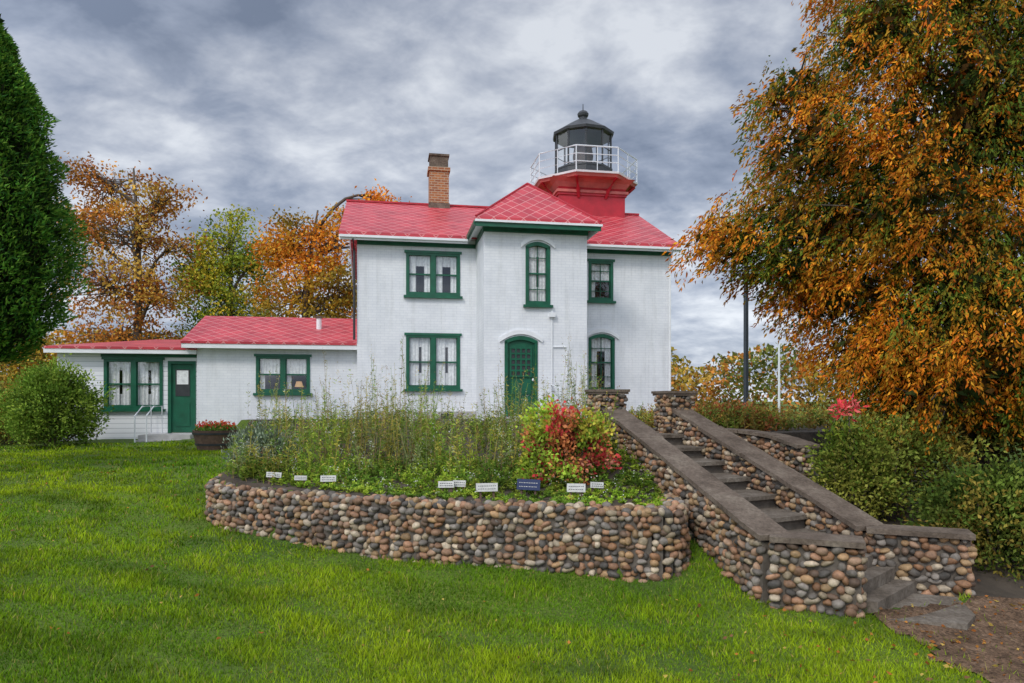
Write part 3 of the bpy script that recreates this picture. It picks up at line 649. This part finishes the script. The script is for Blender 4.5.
b.box('annex_door_blind','curtain',xd[0]+.24,xd[1]-.22,XV+.018,XV+.024,xd[2]+1.45,xd[3]-.28)
b.box('annex_door_panel','green',xd[0]+.2,xd[1]-.18,XV+.02,XV+.042,xd[2]+.2,xd[2]+.9)
b.box('annex_stoop','concrete',xd[0]-.5,xd[1]+.1,XV-1.0,XV-.003,-2,xd[2]-.01); b.box('annex_stoop','concrete',xd[0]-.5,xd[1]+.1,XV-1.3,XV-1.002,-2,xd[2]-.14)
for q in (xd[0]-.42,xd[0]-.12):
    b.tube('annex_handrail','railw',[(q,XV-1.5,xd[2]-.35),(q,XV-1.5,xd[2]+.55),(q,XV-.9,xd[2]+.8),(q,XV-.15,xd[2]+.8),(q,XV-.15,xd[2])],.022,6)
slab('annex_roof','roof',[(XL-.18,XV-.38,ex+.07),(WL-.003,XV-.38,ex+.07),(WL-.003,4.4,ex+.62),(XL+1.6,4.4,ex+.62)],.07)
b.box('annex_fascia','trimw',XL-.2,WL+.0,XV-.36,XV-.30,ex-.12,ex-.003); b.box('annex_soffit','trimw',XL-.15,WL-.003,XV-.298,XV-.002,ex-.09,ex-.04)
b.done(H)

# ------------------------------------------------ vegetation
def tubes_obj(name,segs,parent,k=6):
    b=Bld()
    for pts,rs in segs: b.tube(name,'bark',pts,rs,k)
    for o in b.done(parent): 
        o.data.polygons.foreach_set('use_smooth',np.ones(len(o.data.polygons),dtype=bool))
def bend(p,q,n=5,amt=.12,sag=0):
    p=np.array(p,float);q=np.array(q,float);L=np.linalg.norm(q-p); o=R.randn(3)*amt*L
    return [tuple(p+(q-p)*t+o*math.sin(math.pi*t)*.5+np.array((0,0,sag*L*math.sin(math.pi*t)))) for t in np.linspace(0,1,n+1)]
def tree(name,base,top,tr,lobes,ncl,nl,clr,leaf,palette,style='leaf',carve=.15,tonew=1.3,aspect=.6,limbr=.35,twigs=.5,tamp=.38,gb=0,inner=0):
    e=empty(name); base=np.array(base,float); top=np.array(top,float)
    segs=[]; tp=bend(base,top,8,.04); segs.append((tp,[tr*(1-.85*i/8)*(1.35 if i==0 else 1) for i in range(9)]))
    lob=np.array(lobes,float); w=(lob[:,3]*lob[:,4]*lob[:,5])**.8; w=w/w.sum(); P=[];LI=[]
    while len(P)<ncl:
        i=R.choice(len(lob),p=w); d=R.randn(3); d/=np.linalg.norm(d); r=R.rand()**(1/2.6); p=lob[i,:3]+d*r*lob[i,3:6]
        if sn(p*1.0,tonew*.8)<-.55+carve: continue
        P.append(p); LI.append(i)
    P=np.array(P);LI=np.array(LI)
    for i,l in enumerate(lob):
        hz=l[2]-.35*np.linalg.norm(l[:2]-base[:2])-.2; t=np.clip((hz-base[2])/(top[2]-base[2]),.15,.95); s0=np.array(tp[int(t*8)])
        br=bend(s0,l[:3],6,.12,.08); r0=tr*limbr*1.0; segs.append((br,[r0*(1-.7*j/6) for j in range(7)]))
        mine=P[LI==i]; k=int(len(mine)*twigs); k=min(k,40)
        for p in mine[:k]:
            s=br[R.randint(3,7)]; tw=bend(s,p,4,.12,.03); segs.append((tw,[r0*.28*(1-.8*j/4)+.004 for j in range(5)]))
    tubes_obj('trunk_and_branches',segs,e)
    N=ncl*nl; ci=np.repeat(np.arange(ncl),nl); cen=P[ci]
    tone=1+tamp*sn(P,tonew)[ci]+R.uniform(-.15,.15,ncl)[ci]
    if style=='leaf':
        pos=cen+R.randn(N,3)*clr*np.array((1,1,.6)); A=R.randn(N,3)+np.array((0,0,-.5)); 
        L=leaf*R.uniform(.6,1.3,N); W=L*aspect
        cidx=(np.clip((sn(P+3,tonew*1.5)*.5+.5)*len(palette)+R.randn(ncl)*.7,0,len(palette)-.01)).astype(int)[ci]
        C=pal(palette,N,cidx,.25)
    else:
        out=P-np.array([base[0],base[1],0]); out[:,2]=0; out=nrm(out); ax_=nrm(out+R.randn(ncl,3)*.4+np.array((0,0,-.7))); sd=nrm(np.cross(ax_,R.randn(ncl,3)*.5+np.array((0,0,1))))
        t=R.rand(N); s=R.choice([-1,1],N)*(1-.75*t)*R.rand(N)
        pos=cen+ax_[ci]*((t-.4)*clr*2.4)[:,None]+sd[ci]*(s*clr*.8)[:,None]+R.randn(N,3)*clr*.1; pos[:,2]-=(t**2)*clr*1.0
        A=ax_[ci]+sd[ci]*(np.sign(s)*.6)[:,None]+R.randn(N,3)*.25+np.array((0,0,-.5)); L=leaf*R.uniform(.6,1.4,N); W=L*aspect
        g=np.clip(sn(P+3,tonew)*.6+.5+gb+.10*(5.2-P[:,0])+R.randn(ncl)*.25,0,1)[ci]; ti=np.clip(t*.9+g*1.3-.7+R.randn(N)*.15,0,1)[:,None]
        green=pal(palette[0],N); org=pal(palette[1],N); C=green*(1-ti)+org*ti
    C=C*np.clip(tone,.5,1.6)[:,None]
    leafobj('crown',pos,A,L,W,C,e)
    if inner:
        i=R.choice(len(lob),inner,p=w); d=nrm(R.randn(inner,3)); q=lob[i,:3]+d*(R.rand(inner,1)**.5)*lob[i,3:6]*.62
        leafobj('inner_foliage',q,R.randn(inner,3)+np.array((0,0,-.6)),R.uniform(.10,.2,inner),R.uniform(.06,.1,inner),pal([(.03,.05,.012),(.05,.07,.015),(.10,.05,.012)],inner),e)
    return e
def conifer(name,c,z0,z1,rad,prof,n,leaf,cols):
    e=empty(name); gz=float(height(np.array(c[0]),np.array(c[1])))
    tubes_obj('trunk',[([(c[0],c[1],gz-.1),(c[0]+.05,c[1],z0+1),(c[0],c[1],z1-.4)],[.2,.16,.03])],e,8)
    t=R.rand(n)**.85; r=np.interp(t,*prof)*rad; th=R.uniform(0,6.283,n); z=z0+(z1-z0)*t
    q=np.c_[np.cos(th)*1.5,np.sin(th)*1.5,z]; lump=1+.13*sn(q,.45)+.07*sn(q,.2); inn=1-np.abs(R.randn(n))*.13
    rr=r*lump*inn; P=np.c_[c[0]+np.cos(th)*rr,c[1]+np.sin(th)*rr,z]
    A=np.c_[np.cos(th),np.sin(th),np.full(n,.6)]+R.randn(n,3)*.5
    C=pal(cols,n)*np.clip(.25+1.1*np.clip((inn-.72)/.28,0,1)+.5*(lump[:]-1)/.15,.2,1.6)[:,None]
    leafobj('foliage',P,A,leaf*R.uniform(.6,1.3,n),leaf*.32*R.uniform(.7,1.2,n),C,e)
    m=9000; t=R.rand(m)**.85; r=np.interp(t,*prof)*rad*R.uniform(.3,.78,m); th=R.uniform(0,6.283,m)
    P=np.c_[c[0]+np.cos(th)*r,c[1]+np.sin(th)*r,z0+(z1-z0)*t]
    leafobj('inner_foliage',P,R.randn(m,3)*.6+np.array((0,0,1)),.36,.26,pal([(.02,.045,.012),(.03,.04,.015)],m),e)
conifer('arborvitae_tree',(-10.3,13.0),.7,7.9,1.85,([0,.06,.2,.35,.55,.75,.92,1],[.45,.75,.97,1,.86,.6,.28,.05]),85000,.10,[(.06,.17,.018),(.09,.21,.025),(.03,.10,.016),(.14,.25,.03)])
GR=[(.09,.15,.015),(.14,.21,.02),(.06,.11,.012),(.20,.24,.025)]
OR=[(.74,.24,.012),(.62,.16,.012),(.80,.34,.025),(.50,.12,.012),(.62,.28,.02)]
tree('cedar_tree',(7.4,10.9,-1.6),(7.2,10.9,10.5),.28,[
 (6.9,10.3,1.6,2.9,2.2,1.7),(7.2,10.3,4.2,2.9,2.3,2.0),(7.0,10.2,6.6,2.6,2.2,1.9),(6.8,10.5,8.7,1.9,1.8,1.7),
 (4.2,10.2,2.5,1.5,1.3,.8),(3.2,10.1,2.3,.95,.9,.42),(4.3,10.0,3.6,1.15,1.2,.8),(4.05,10.0,4.4,.75,.9,.45),(4.7,10.2,1.5,1.0,1.0,.6),(4.0,10.1,1.9,.8,.9,.4),(5.1,10,.75,.8,.9,.5),(6.0,9.8,.6,1.6,1.4,.8),(8.0,9.6,.4,1.8,1.4,.8),(5.2,9.8,5.2,1.0,1.2,.7),(5.4,9.7,2.8,1.3,1.3,1.2),(5.9,9.6,.1,1.1,1.0,.6),(7.4,9.2,0.2,1.4,1.0,.7)],
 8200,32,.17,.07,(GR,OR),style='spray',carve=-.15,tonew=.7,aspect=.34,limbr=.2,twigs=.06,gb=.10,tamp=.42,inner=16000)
BR_=[(.50,.18,.03),(.58,.26,.04),(.40,.14,.03),(.55,.34,.06)]
tree('maple_tree',(-17.6,32,-1.4),(-17.3,32,10.6),.3,[(-18.6,32,5.2,2.6,2.2,1.7),(-16.2,32,5.0,2.2,2.2,1.6),(-17.3,32,7.6,2.6,2.2,1.5),(-16.0,32,9.0,1.6,1.4,1.0),(-18.6,32,10.0,1.8,1.5,1.3),(-19.6,32,8.0,1.4,1.4,1.2),(-15.2,32,7.0,1.2,1.2,.8),(-17.8,32,3,3,2,1.2)],400,36,.33,.16,BR_,carve=.25,twigs=.95,tamp=.3)
YG=[(.18,.28,.03),(.30,.36,.035),(.50,.44,.04),(.62,.46,.04)]
tree('birch_tree',(-13.5,33,-1.3),(-13.3,33,8.9),.26,[(-13.4,33,4.8,2.1,2,1.8),(-13.3,33,7.4,1.5,1.5,1.6),(-14.6,33,6.0,1.2,1.3,1.2),(-12.1,33,6.4,1.1,1.2,1.2),(-13.5,33,3,2.4,2,1.2)],360,44,.3,.16,YG,carve=.08,twigs=.6,tamp=.3)
OG=[(.76,.32,.03),(.68,.24,.025),(.62,.37,.04),(.38,.28,.04)]
tree('oak_tree',(-8.8,31,-1.3),(-8.6,31,8.4),.28,[(-9.3,31,4.6,2.4,2,1.6),(-7.6,31,6.8,1.7,1.6,1.2),(-9.8,31,6.9,1.6,1.5,1.2),(-6.6,31,8.0,1.3,1.2,.75),(-7.0,31,4.6,1.8,1.8,1.6),(-5.7,31,8.9,.7,.7,.35)],380,44,.3,.16,OG,carve=.12,twigs=.7,tamp=.3)
tree('maple_tree',(-22.5,30,-1.4),(-22.5,30,5.6),.25,[(-22,30,2.0,3,2,1.8),(-24,30,3.6,2,2,1.6),(-19.5,30,1.2,2.2,2,1.6)],240,45,.35,.17,[(.55,.27,.03),(.62,.40,.05),(.3,.25,.04)],carve=.1)
n=60000; x=R.uniform(-110,110,n); y=R.uniform(62,72,n); th_=4.2+1.5*sn(np.c_[x,x*0,x*0],6)+1.0*sn(np.c_[x,x*0+5,x*0],2.2); th_=np.where(x<0,th_+1.5,th_); z=-1.3+(th_+1.3)*R.rand(n)**.8
P=np.c_[x,y,z]; ii=(np.clip((sn(P,5)*.5+.5)*5+R.randn(n)*.5,0,4.99)).astype(int); C=pal([(.14,.16,.04),(.34,.25,.04),(.52,.33,.06),(.50,.20,.04),(.17,.19,.04)],n,ii,.3)*np.clip(1+.5*sn(P,1.4),.4,1.5)[:,None]
leafobj('distant_trees',P,R.randn(n,3),R.uniform(.3,.65,n),R.uniform(.2,.4,n),C)
def bush(name,c,rad,ncl,nl,clr,leaf,cols,aspect=.55,shell=.35,parent=None,up=.3,stems=14,lump=.14,low=-.3):
    e=empty(name) if parent is None else parent; c=np.array(c,float); rad=np.array(rad,float)
    d=nrm(R.randn(ncl,3)); d[:,2]=np.where(d[:,2]<low,-d[:,2],d[:,2]); r=1-np.abs(R.randn(ncl))*shell; r=np.clip(r,0,1.05)*(1+lump*sn(d*1.5+c,.5))
    P=c+d*r[:,None]*rad; ci=np.repeat(np.arange(ncl),nl); N=len(ci); pos=P[ci]+R.randn(N,3)*clr; A=d[ci]*.7+R.randn(N,3)*.6+np.array((0,0,up))
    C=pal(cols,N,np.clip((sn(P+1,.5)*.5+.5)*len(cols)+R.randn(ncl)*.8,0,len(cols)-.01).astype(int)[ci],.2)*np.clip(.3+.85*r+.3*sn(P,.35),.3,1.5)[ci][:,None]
    leafobj('leaves',pos,A,leaf*R.uniform(.6,1.3,N),leaf*aspect*R.uniform(.8,1.2,N),C,e)
    gz=float(height(np.array(c[0]),np.array(c[1])))
    tubes_obj('stems',[(bend((c[0]+R.randn()*.08,c[1]+R.randn()*.08,gz-.05),P[i],4,.08),[.02,.017,.013,.009,.004]) for i in range(min(stems,ncl))],e,5)
    return e
bush('round_shrub',(-12.0,18.3,-.30),(1.2,1.1,1.12),620,30,.11,.085,[(.16,.27,.03),(.22,.33,.04),(.28,.38,.05),(.11,.19,.025)],low=-.85,lump=.2)
bush('low_shrub',(-14.3,19.5,-.7),(1.3,1.0,1.0),300,30,.1,.09,[(.14,.18,.03),(.32,.24,.04),(.45,.25,.04)],low=-.7)
bush('low_shrub',(-16.8,21,-.3),(1.9,1.3,1.5),320,30,.13,.11,[(.18,.18,.03),(.42,.26,.04),(.55,.27,.04)],low=-.7)
bush('hydrangea_shrub',(.74,9.3,-.72),(.58,.5,.56),330,26,.06,.06,[(.30,.40,.04),(.52,.48,.06),(.26,.38,.04),(.60,.22,.08),(.52,.05,.05),(.55,.22,.14),(.20,.32,.04)],aspect=.7,lump=.3,low=-.6)
bush('sage_shrub',(-3.85,10.7,-.95),(.45,.5,.5),150,40,.07,.06,[(.20,.26,.17),(.28,.33,.23),(.15,.2,.12)],aspect=.3,up=.9)
DG=[(.06,.10,.015),(.10,.15,.02),(.14,.18,.03),(.22,.17,.03)]
bush('evergreen_shrub',(5.55,7.95,-1.5),(.95,.6,.75),460,34,.09,.06,DG,low=-.7,lump=.22)
bush('evergreen_shrub',(7.2,7.9,-1.3),(1.3,.8,1.0),560,34,.1,.06,DG,low=-.7,lump=.22)
bush('evergreen_shrub',(5.3,9.6,-1.0),(1.0,.8,.75),350,34,.1,.06,[(.12,.18,.02),(.20,.24,.04),(.32,.24,.04)],low=-.7,lump=.22)
bush('evergreen_shrub',(4.45,9.05,-1.0),(.5,.45,.65),240,34,.08,.055,[(.12,.18,.02),(.18,.22,.03),(.24,.24,.04)],low=-.8,lump=.22)
bush('evergreen_shrub',(7.2,10.0,-.5),(1.5,1.0,1.1),450,34,.1,.07,DG)
bush('evergreen_shrub',(9.5,9.0,-.9),(1.6,1.2,1.4),450,34,.12,.07,DG)
bush('barberry_shrub',(4.2,13.6,-.6),(1.0,.7,.5),240,30,.08,.07,[(.16,.2,.04),(.3,.22,.04),(.4,.13,.05)])
def perennials(name,n,xr,yr,hfun,cols,seedcol,lw=.16,nl=26,leaf=.085,clump=None,ff=.45,tallf=0):
    x=R.uniform(*xr,n); y=R.uniform(*yr,n); k=inpoly(x,y,bedpoly)&inpoly(x,y-.22,bedpoly); x=x[k];y=y[k]
    if clump is not None: k=sn(np.c_[x,y,x*0],.55)+R.randn(len(x))*.25>clump; x=x[k];y=y[k]
    z=height(x,y); h=hfun(x,y)*R.uniform(.5,1.1,len(x))*(1+.25*sn(np.c_[x+4,y,x*0],.5)); n=len(x)
    h=np.where(R.rand(n)<tallf,h*1.3,h)
    lean=np.c_[R.randn(n,2)*.13,np.ones(n)]; base=np.c_[x,y,z]
    S=nrm(np.cross(lean,R.randn(n,3)))*.005; T=base+lean*h[:,None]; V=np.stack([base-S,base+S,T+S*.4,T-S*.4],1).reshape(-1,3)
    e=empty(name); ctone=np.clip(1+.4*sn(base,.6)+R.randn(n)*.15,.45,1.6); cid=(np.clip((sn(base+2,.6)*.5+.5)*len(cols)+R.randn(n)*.8,0,len(cols)-.01)).astype(int)
    sc_=np.array(cols)[cid]*.9; br=R.rand(n)<.4; sc_[br]=(.32,.22,.10)
    fast('stems',V,np.arange(4*n).reshape(-1,4),M['leaf'],np.repeat(sc_,4,axis=0),False,e)
    ci=np.repeat(np.arange(n),nl); t=R.rand(len(ci))**.8; pos=base[ci]+lean[ci]*(h[ci]*t)[:,None]; N=len(ci); th=R.rand(N)*6.28
    A=np.c_[np.cos(th),np.sin(th),R.uniform(-.1,1.1,N)]; C=pal(cols,N,cid[ci],.25)*(ctone[ci]*(.5+.65*t))[:,None]
    leafobj('leaves',pos,A,leaf*R.uniform(.6,1.4,N)*(1.3-.85*t),leaf*lw*R.uniform(.8,1.3,N)*(1.2-.5*t),C,e)
    k=np.where(R.rand(n)<ff)[0]; fi=np.repeat(k,10); N=len(fi); sc=np.array(seedcol)[R.randint(0,len(seedcol),len(k))]; 
    leafobj('flower_heads',T[fi]+R.randn(N,3)*np.array((.02,.02,.05)),R.randn(N,3),R.uniform(.012,.026,N),R.uniform(.01,.018,N),np.repeat(sc,10,axis=0)*R.uniform(.7,1.2,(N,1)),e)
PC=[(.20,.31,.03),(.34,.42,.05),(.14,.24,.03),(.46,.40,.07),(.27,.32,.12)]
perennials('garden_perennials',1150,(-4.2,1.45),(9.7,12.6),lambda x,y:.66+.48*sm(y,9.6,11.3)+.14*np.sin(x*2.3)+.1*np.sin(x*5.1+y),PC,[(.34,.18,.08),(.75,.75,.7),(.38,.22,.1),(.48,.33,.13),(.65,.5,.12)],clump=-.2,tallf=.22,leaf=.095)
perennials('garden_perennials',600,(-6.3,1.0),(13,17.5),lambda x,y:.45+.1*np.sin(x*1.7)+.1*np.sin(x*4),PC,[(.25,.15,.07),(.7,.7,.65),(.4,.28,.12)],nl=18,leaf=.11,lw=.22,clump=-.1)
perennials('groundcover_plants',2600,(-4.2,1.9),(7.8,10.4),lambda x,y:.06+.2*sm(y,8.9,10.0)+x*0,[(.24,.38,.03),(.36,.46,.05),(.15,.26,.03)],[(.7,.7,.6),(.6,.4,.1)],nl=18,leaf=.06,lw=.3,ff=.12)
perennials('grassy_plants',500,(2.8,7.5),(12.5,19),lambda x,y:.4+x*0,[(.2,.28,.04),(.32,.32,.06),(.4,.25,.05)],[(.5,.1,.08),(.4,.3,.1)],nl=20,leaf=.1,lw=.3)
e=empty('red_flower_plant'); c=np.array((4.33,9.0,-.12)); gz=float(height(np.array(c[0]),np.array(c[1])))
tubes_obj('stem',[([(c[0],c[1],gz-.1),(c[0]+.02,c[1],-.8),(c[0],c[1],-.15)],[.02,.015,.01])],e,6)
n=90; leafobj('petals',c+R.randn(n,3)*np.array((.11,.08,.05)),R.randn(n,3)+np.array((0,0,.6)),R.uniform(.06,.13,n),R.uniform(.03,.05,n),pal([(.85,.08,.09),(.9,.2,.18)],n),e)
n=260; leafobj('leaves',c+np.array((0,0,-.32))+R.randn(n,3)*np.array((.14,.12,.17)),R.randn(n,3),R.uniform(.06,.10,n),R.uniform(.03,.04,n),pal(GR,n),e)

# ------------------------------------------------ small objects
b=Bld(); e=empty('barrel_planter',(-7.2,17.0,0)); gz=float(height(np.array(-7.2),np.array(17.0)))
k=20
b.lathe('barrel','wood',[(.40,gz-.05),(.45,gz+.15),(.50,gz+.36),(.52,gz+.46),(.48,gz+.46),(.46,gz+.38)],(0,0),k)
for z,r in ((gz+.1,.445),(gz+.36,.512)): b.lathe('hoops','black',[(r,z),(r+.012,z),(r+.02,z+.045),(r+.005,z+.045)],(0,0),k)
b.lathe('soil','soil',[(.46,gz+.37),(.2,gz+.42)],(0,0),k)
b.done(e)
n=900; th=R.rand(n)*6.28; rr=.46*np.sqrt(R.rand(n)); P=np.c_[rr*np.cos(th),rr*np.sin(th),gz+.42+R.rand(n)*.2*(1-rr)]
leafobj('flower_leaves',P,R.randn(n,3)+np.array((0,0,.7)),R.uniform(.05,.09,n),.04,pal([(.12,.24,.03),(.2,.3,.04)],n),e)
m=220; leafobj('flowers',P[:m]+np.array((0,0,.1)),R.randn(m,3),R.uniform(.05,.08,m),.05,pal([(.8,.04,.04),(.8,.12,.1),(.7,.2,.05)],m),e)
for px,y,w,h,kind in ((273,9.3,.20,.07,'w'),(300,9.1,.16,.06,'w'),(328,9.0,.2,.08,'w'),(446,8.6,.2,.08,'w'),(459,8.65,.16,.08,'w'),(487,8.35,.26,.10,'w'),(528,8.4,.28,.13,'b'),(576,8.25,.22,.1,'w'),(597,8.4,.16,.07,'w')):
    x=(px-512)/F*y; z=float(height(np.array(x),np.array(y)))
    e=empty('garden_sign',(x,y,z+.02),R.uniform(-.3,.3)); b=Bld()
    mt='signw' if kind=='w' else 'signb'
    b.prism('board',mt,[(-w/2,0),(w/2,0),(w/2,.022),(-w/2,.022)],.07,.07+h)
    b.box('stake','wood',-w*.3-.012,-w*.3+.012,.023,.04,-.1,.07+h*.7); b.box('stake','wood',w*.3-.012,w*.3+.012,.023,.04,-.1,.07+h*.7)
    for r in range(2):
        xx=-w*.4
        while xx<w*.38:
            l=R.uniform(.008,.02); zz=.07+h*(.66-.35*r); b.box('lettering','black' if kind=='w' else 'signw',xx,min(xx+l,w*.42),-.002,-.0005,zz-.004,zz+.004); xx+=l+.008
    ty=R.uniform(-.06,.06)
    for o in b.done(e): o.rotation_euler=(math.radians(-8),ty,0)
b=Bld(); e=empty('utility_pole'); X=(746-512)/F*14.5
b.tube('post','rustpost',[(X,14.5,-1.2),(X,14.5,2.6),(X,14.5,3.6)],[.055,.05,.045],10); b.lathe('post_base','rustpost',[(.10,-1.1),(.10,-.85),(.06,-.75)],(X,14.5),10); b.lathe('post_cap','rustpost',[(.05,3.6),(.06,3.64),(.02,3.7)],(X,14.5),10); b.done(e)
b=Bld(); e=empty('flagpole'); X=(779-512)/F*38
b.tube('pole','railw',[(X,38,-1.3),(X,38,3.6)],[.07,.05],8); b.lathe('finial','railw',[(.02,3.6),(.1,3.68),(.1,3.75),(.02,3.82)],(X,38),8); b.done(e)

# ------------------------------------------------ world & light
w=bpy.data.worlds.new("World"); scene.world=w; w.use_nodes=True; nt=w.node_tree
for n_ in list(nt.nodes): nt.nodes.remove(n_)
out=nt.nodes.new('ShaderNodeOutputWorld')
sdir=Vector((-.45,-.75,.8)).normalized(); el=math.asin(sdir.z); az=math.atan2(sdir.x,sdir.y)
sky=nt.nodes.new('ShaderNodeTexSky'); sky.sky_type='NISHITA'; sky.sun_disc=False; sky.sun_elevation=el; sky.sun_rotation=az
bg=nt.nodes.new('ShaderNodeBackground'); bg.inputs[1].default_value=.1; lk(nt,sky.outputs[0],bg.inputs[0])
tc=nt.nodes.new('ShaderNodeTexCoord'); sp=nt.nodes.new('ShaderNodeSeparateXYZ'); lk(nt,tc.outputs['Generated'],sp.inputs[0])
def math_(op,a,b_=None,c=None):
    m=nt.nodes.new('ShaderNodeMath'); m.operation=op
    for i,x in enumerate((a,b_,c)):
        if x is None: continue
        if hasattr(x,'links'): lk(nt,x,m.inputs[i])
        else: m.inputs[i].default_value=x
    return m.outputs[0]
zz=math_('ADD',math_('MAXIMUM',sp.outputs[2],0),.32)
cb=nt.nodes.new('ShaderNodeCombineXYZ'); lk(nt,math_('DIVIDE',sp.outputs[0],zz),cb.inputs[0]); lk(nt,math_('DIVIDE',sp.outputs[1],zz),cb.inputs[1])
mp=nt.nodes.new('ShaderNodeMapping'); mp.inputs['Rotation'].default_value=(0,0,.6); mp.inputs['Scale'].default_value=(1.3,1.6,1); mp.inputs['Location'].default_value=(3.1,1.7,0); lk(nt,cb.outputs[0],mp.inputs[0])
n1=noise(nt,1.4,5,mp.outputs[0],.5); n1.inputs['Distortion'].default_value=.25
n2=noise(nt,4.2,5,mp.outputs[0],.6); n2.inputs['Distortion'].default_value=.15
f=math_('ADD',math_('MULTIPLY',n1.outputs['Fac'],.6),math_('MULTIPLY',n2.outputs['Fac'],.4))
rp_=ramp(nt,f,[(.37,(.16,.195,.27)),(.45,(.26,.30,.385)),(.52,(.40,.435,.51)),(.61,(.63,.66,.71))])
hz=math_('MULTIPLY',math_('SUBTRACT',1,math_('MINIMUM',math_('MULTIPLY',math_('ABSOLUTE',sp.outputs[2]),2.4),1)),.3)
vd=nt.nodes.new('ShaderNodeVectorMath'); vd.operation='DOT_PRODUCT'; lk(nt,tc.outputs['Generated'],vd.inputs[0]); vd.inputs[1].default_value=sdir
sb=math_('MULTIPLY',math_('MAXIMUM',math_('ADD',vd.outputs['Value'],.1),0),2.1)
tot=math_('ADD',math_('ADD',1.2,sb),hz)
bg2=nt.nodes.new('ShaderNodeBackground'); lk(nt,rp_.outputs[0],bg2.inputs[0]); lk(nt,tot,bg2.inputs[1])
mx=nt.nodes.new('ShaderNodeMixShader'); mx.inputs[0].default_value=.9; lk(nt,bg.outputs[0],mx.inputs[1]); lk(nt,bg2.outputs[0],mx.inputs[2]); lk(nt,mx.outputs[0],out.inputs[0])
L=bpy.data.lights.new('sun','SUN'); L.energy=1.5; L.angle=math.radians(12); L.color=(1,.95,.87)
lo=bpy.data.objects.new('sun',L); lo.rotation_euler=sdir.to_track_quat('Z','Y').to_euler(); COL.objects.link(lo)
cam=bpy.data.cameras.new('camera'); cam.sensor_width=36; cam.lens=F/1024*36; cam.shift_y=(HY-341.5)/1024; cam.clip_end=2000; cam.clip_start=.05
co=bpy.data.objects.new('camera',cam); co.rotation_euler=(math.radians(90),0,0); COL.objects.link(co); scene.camera=co
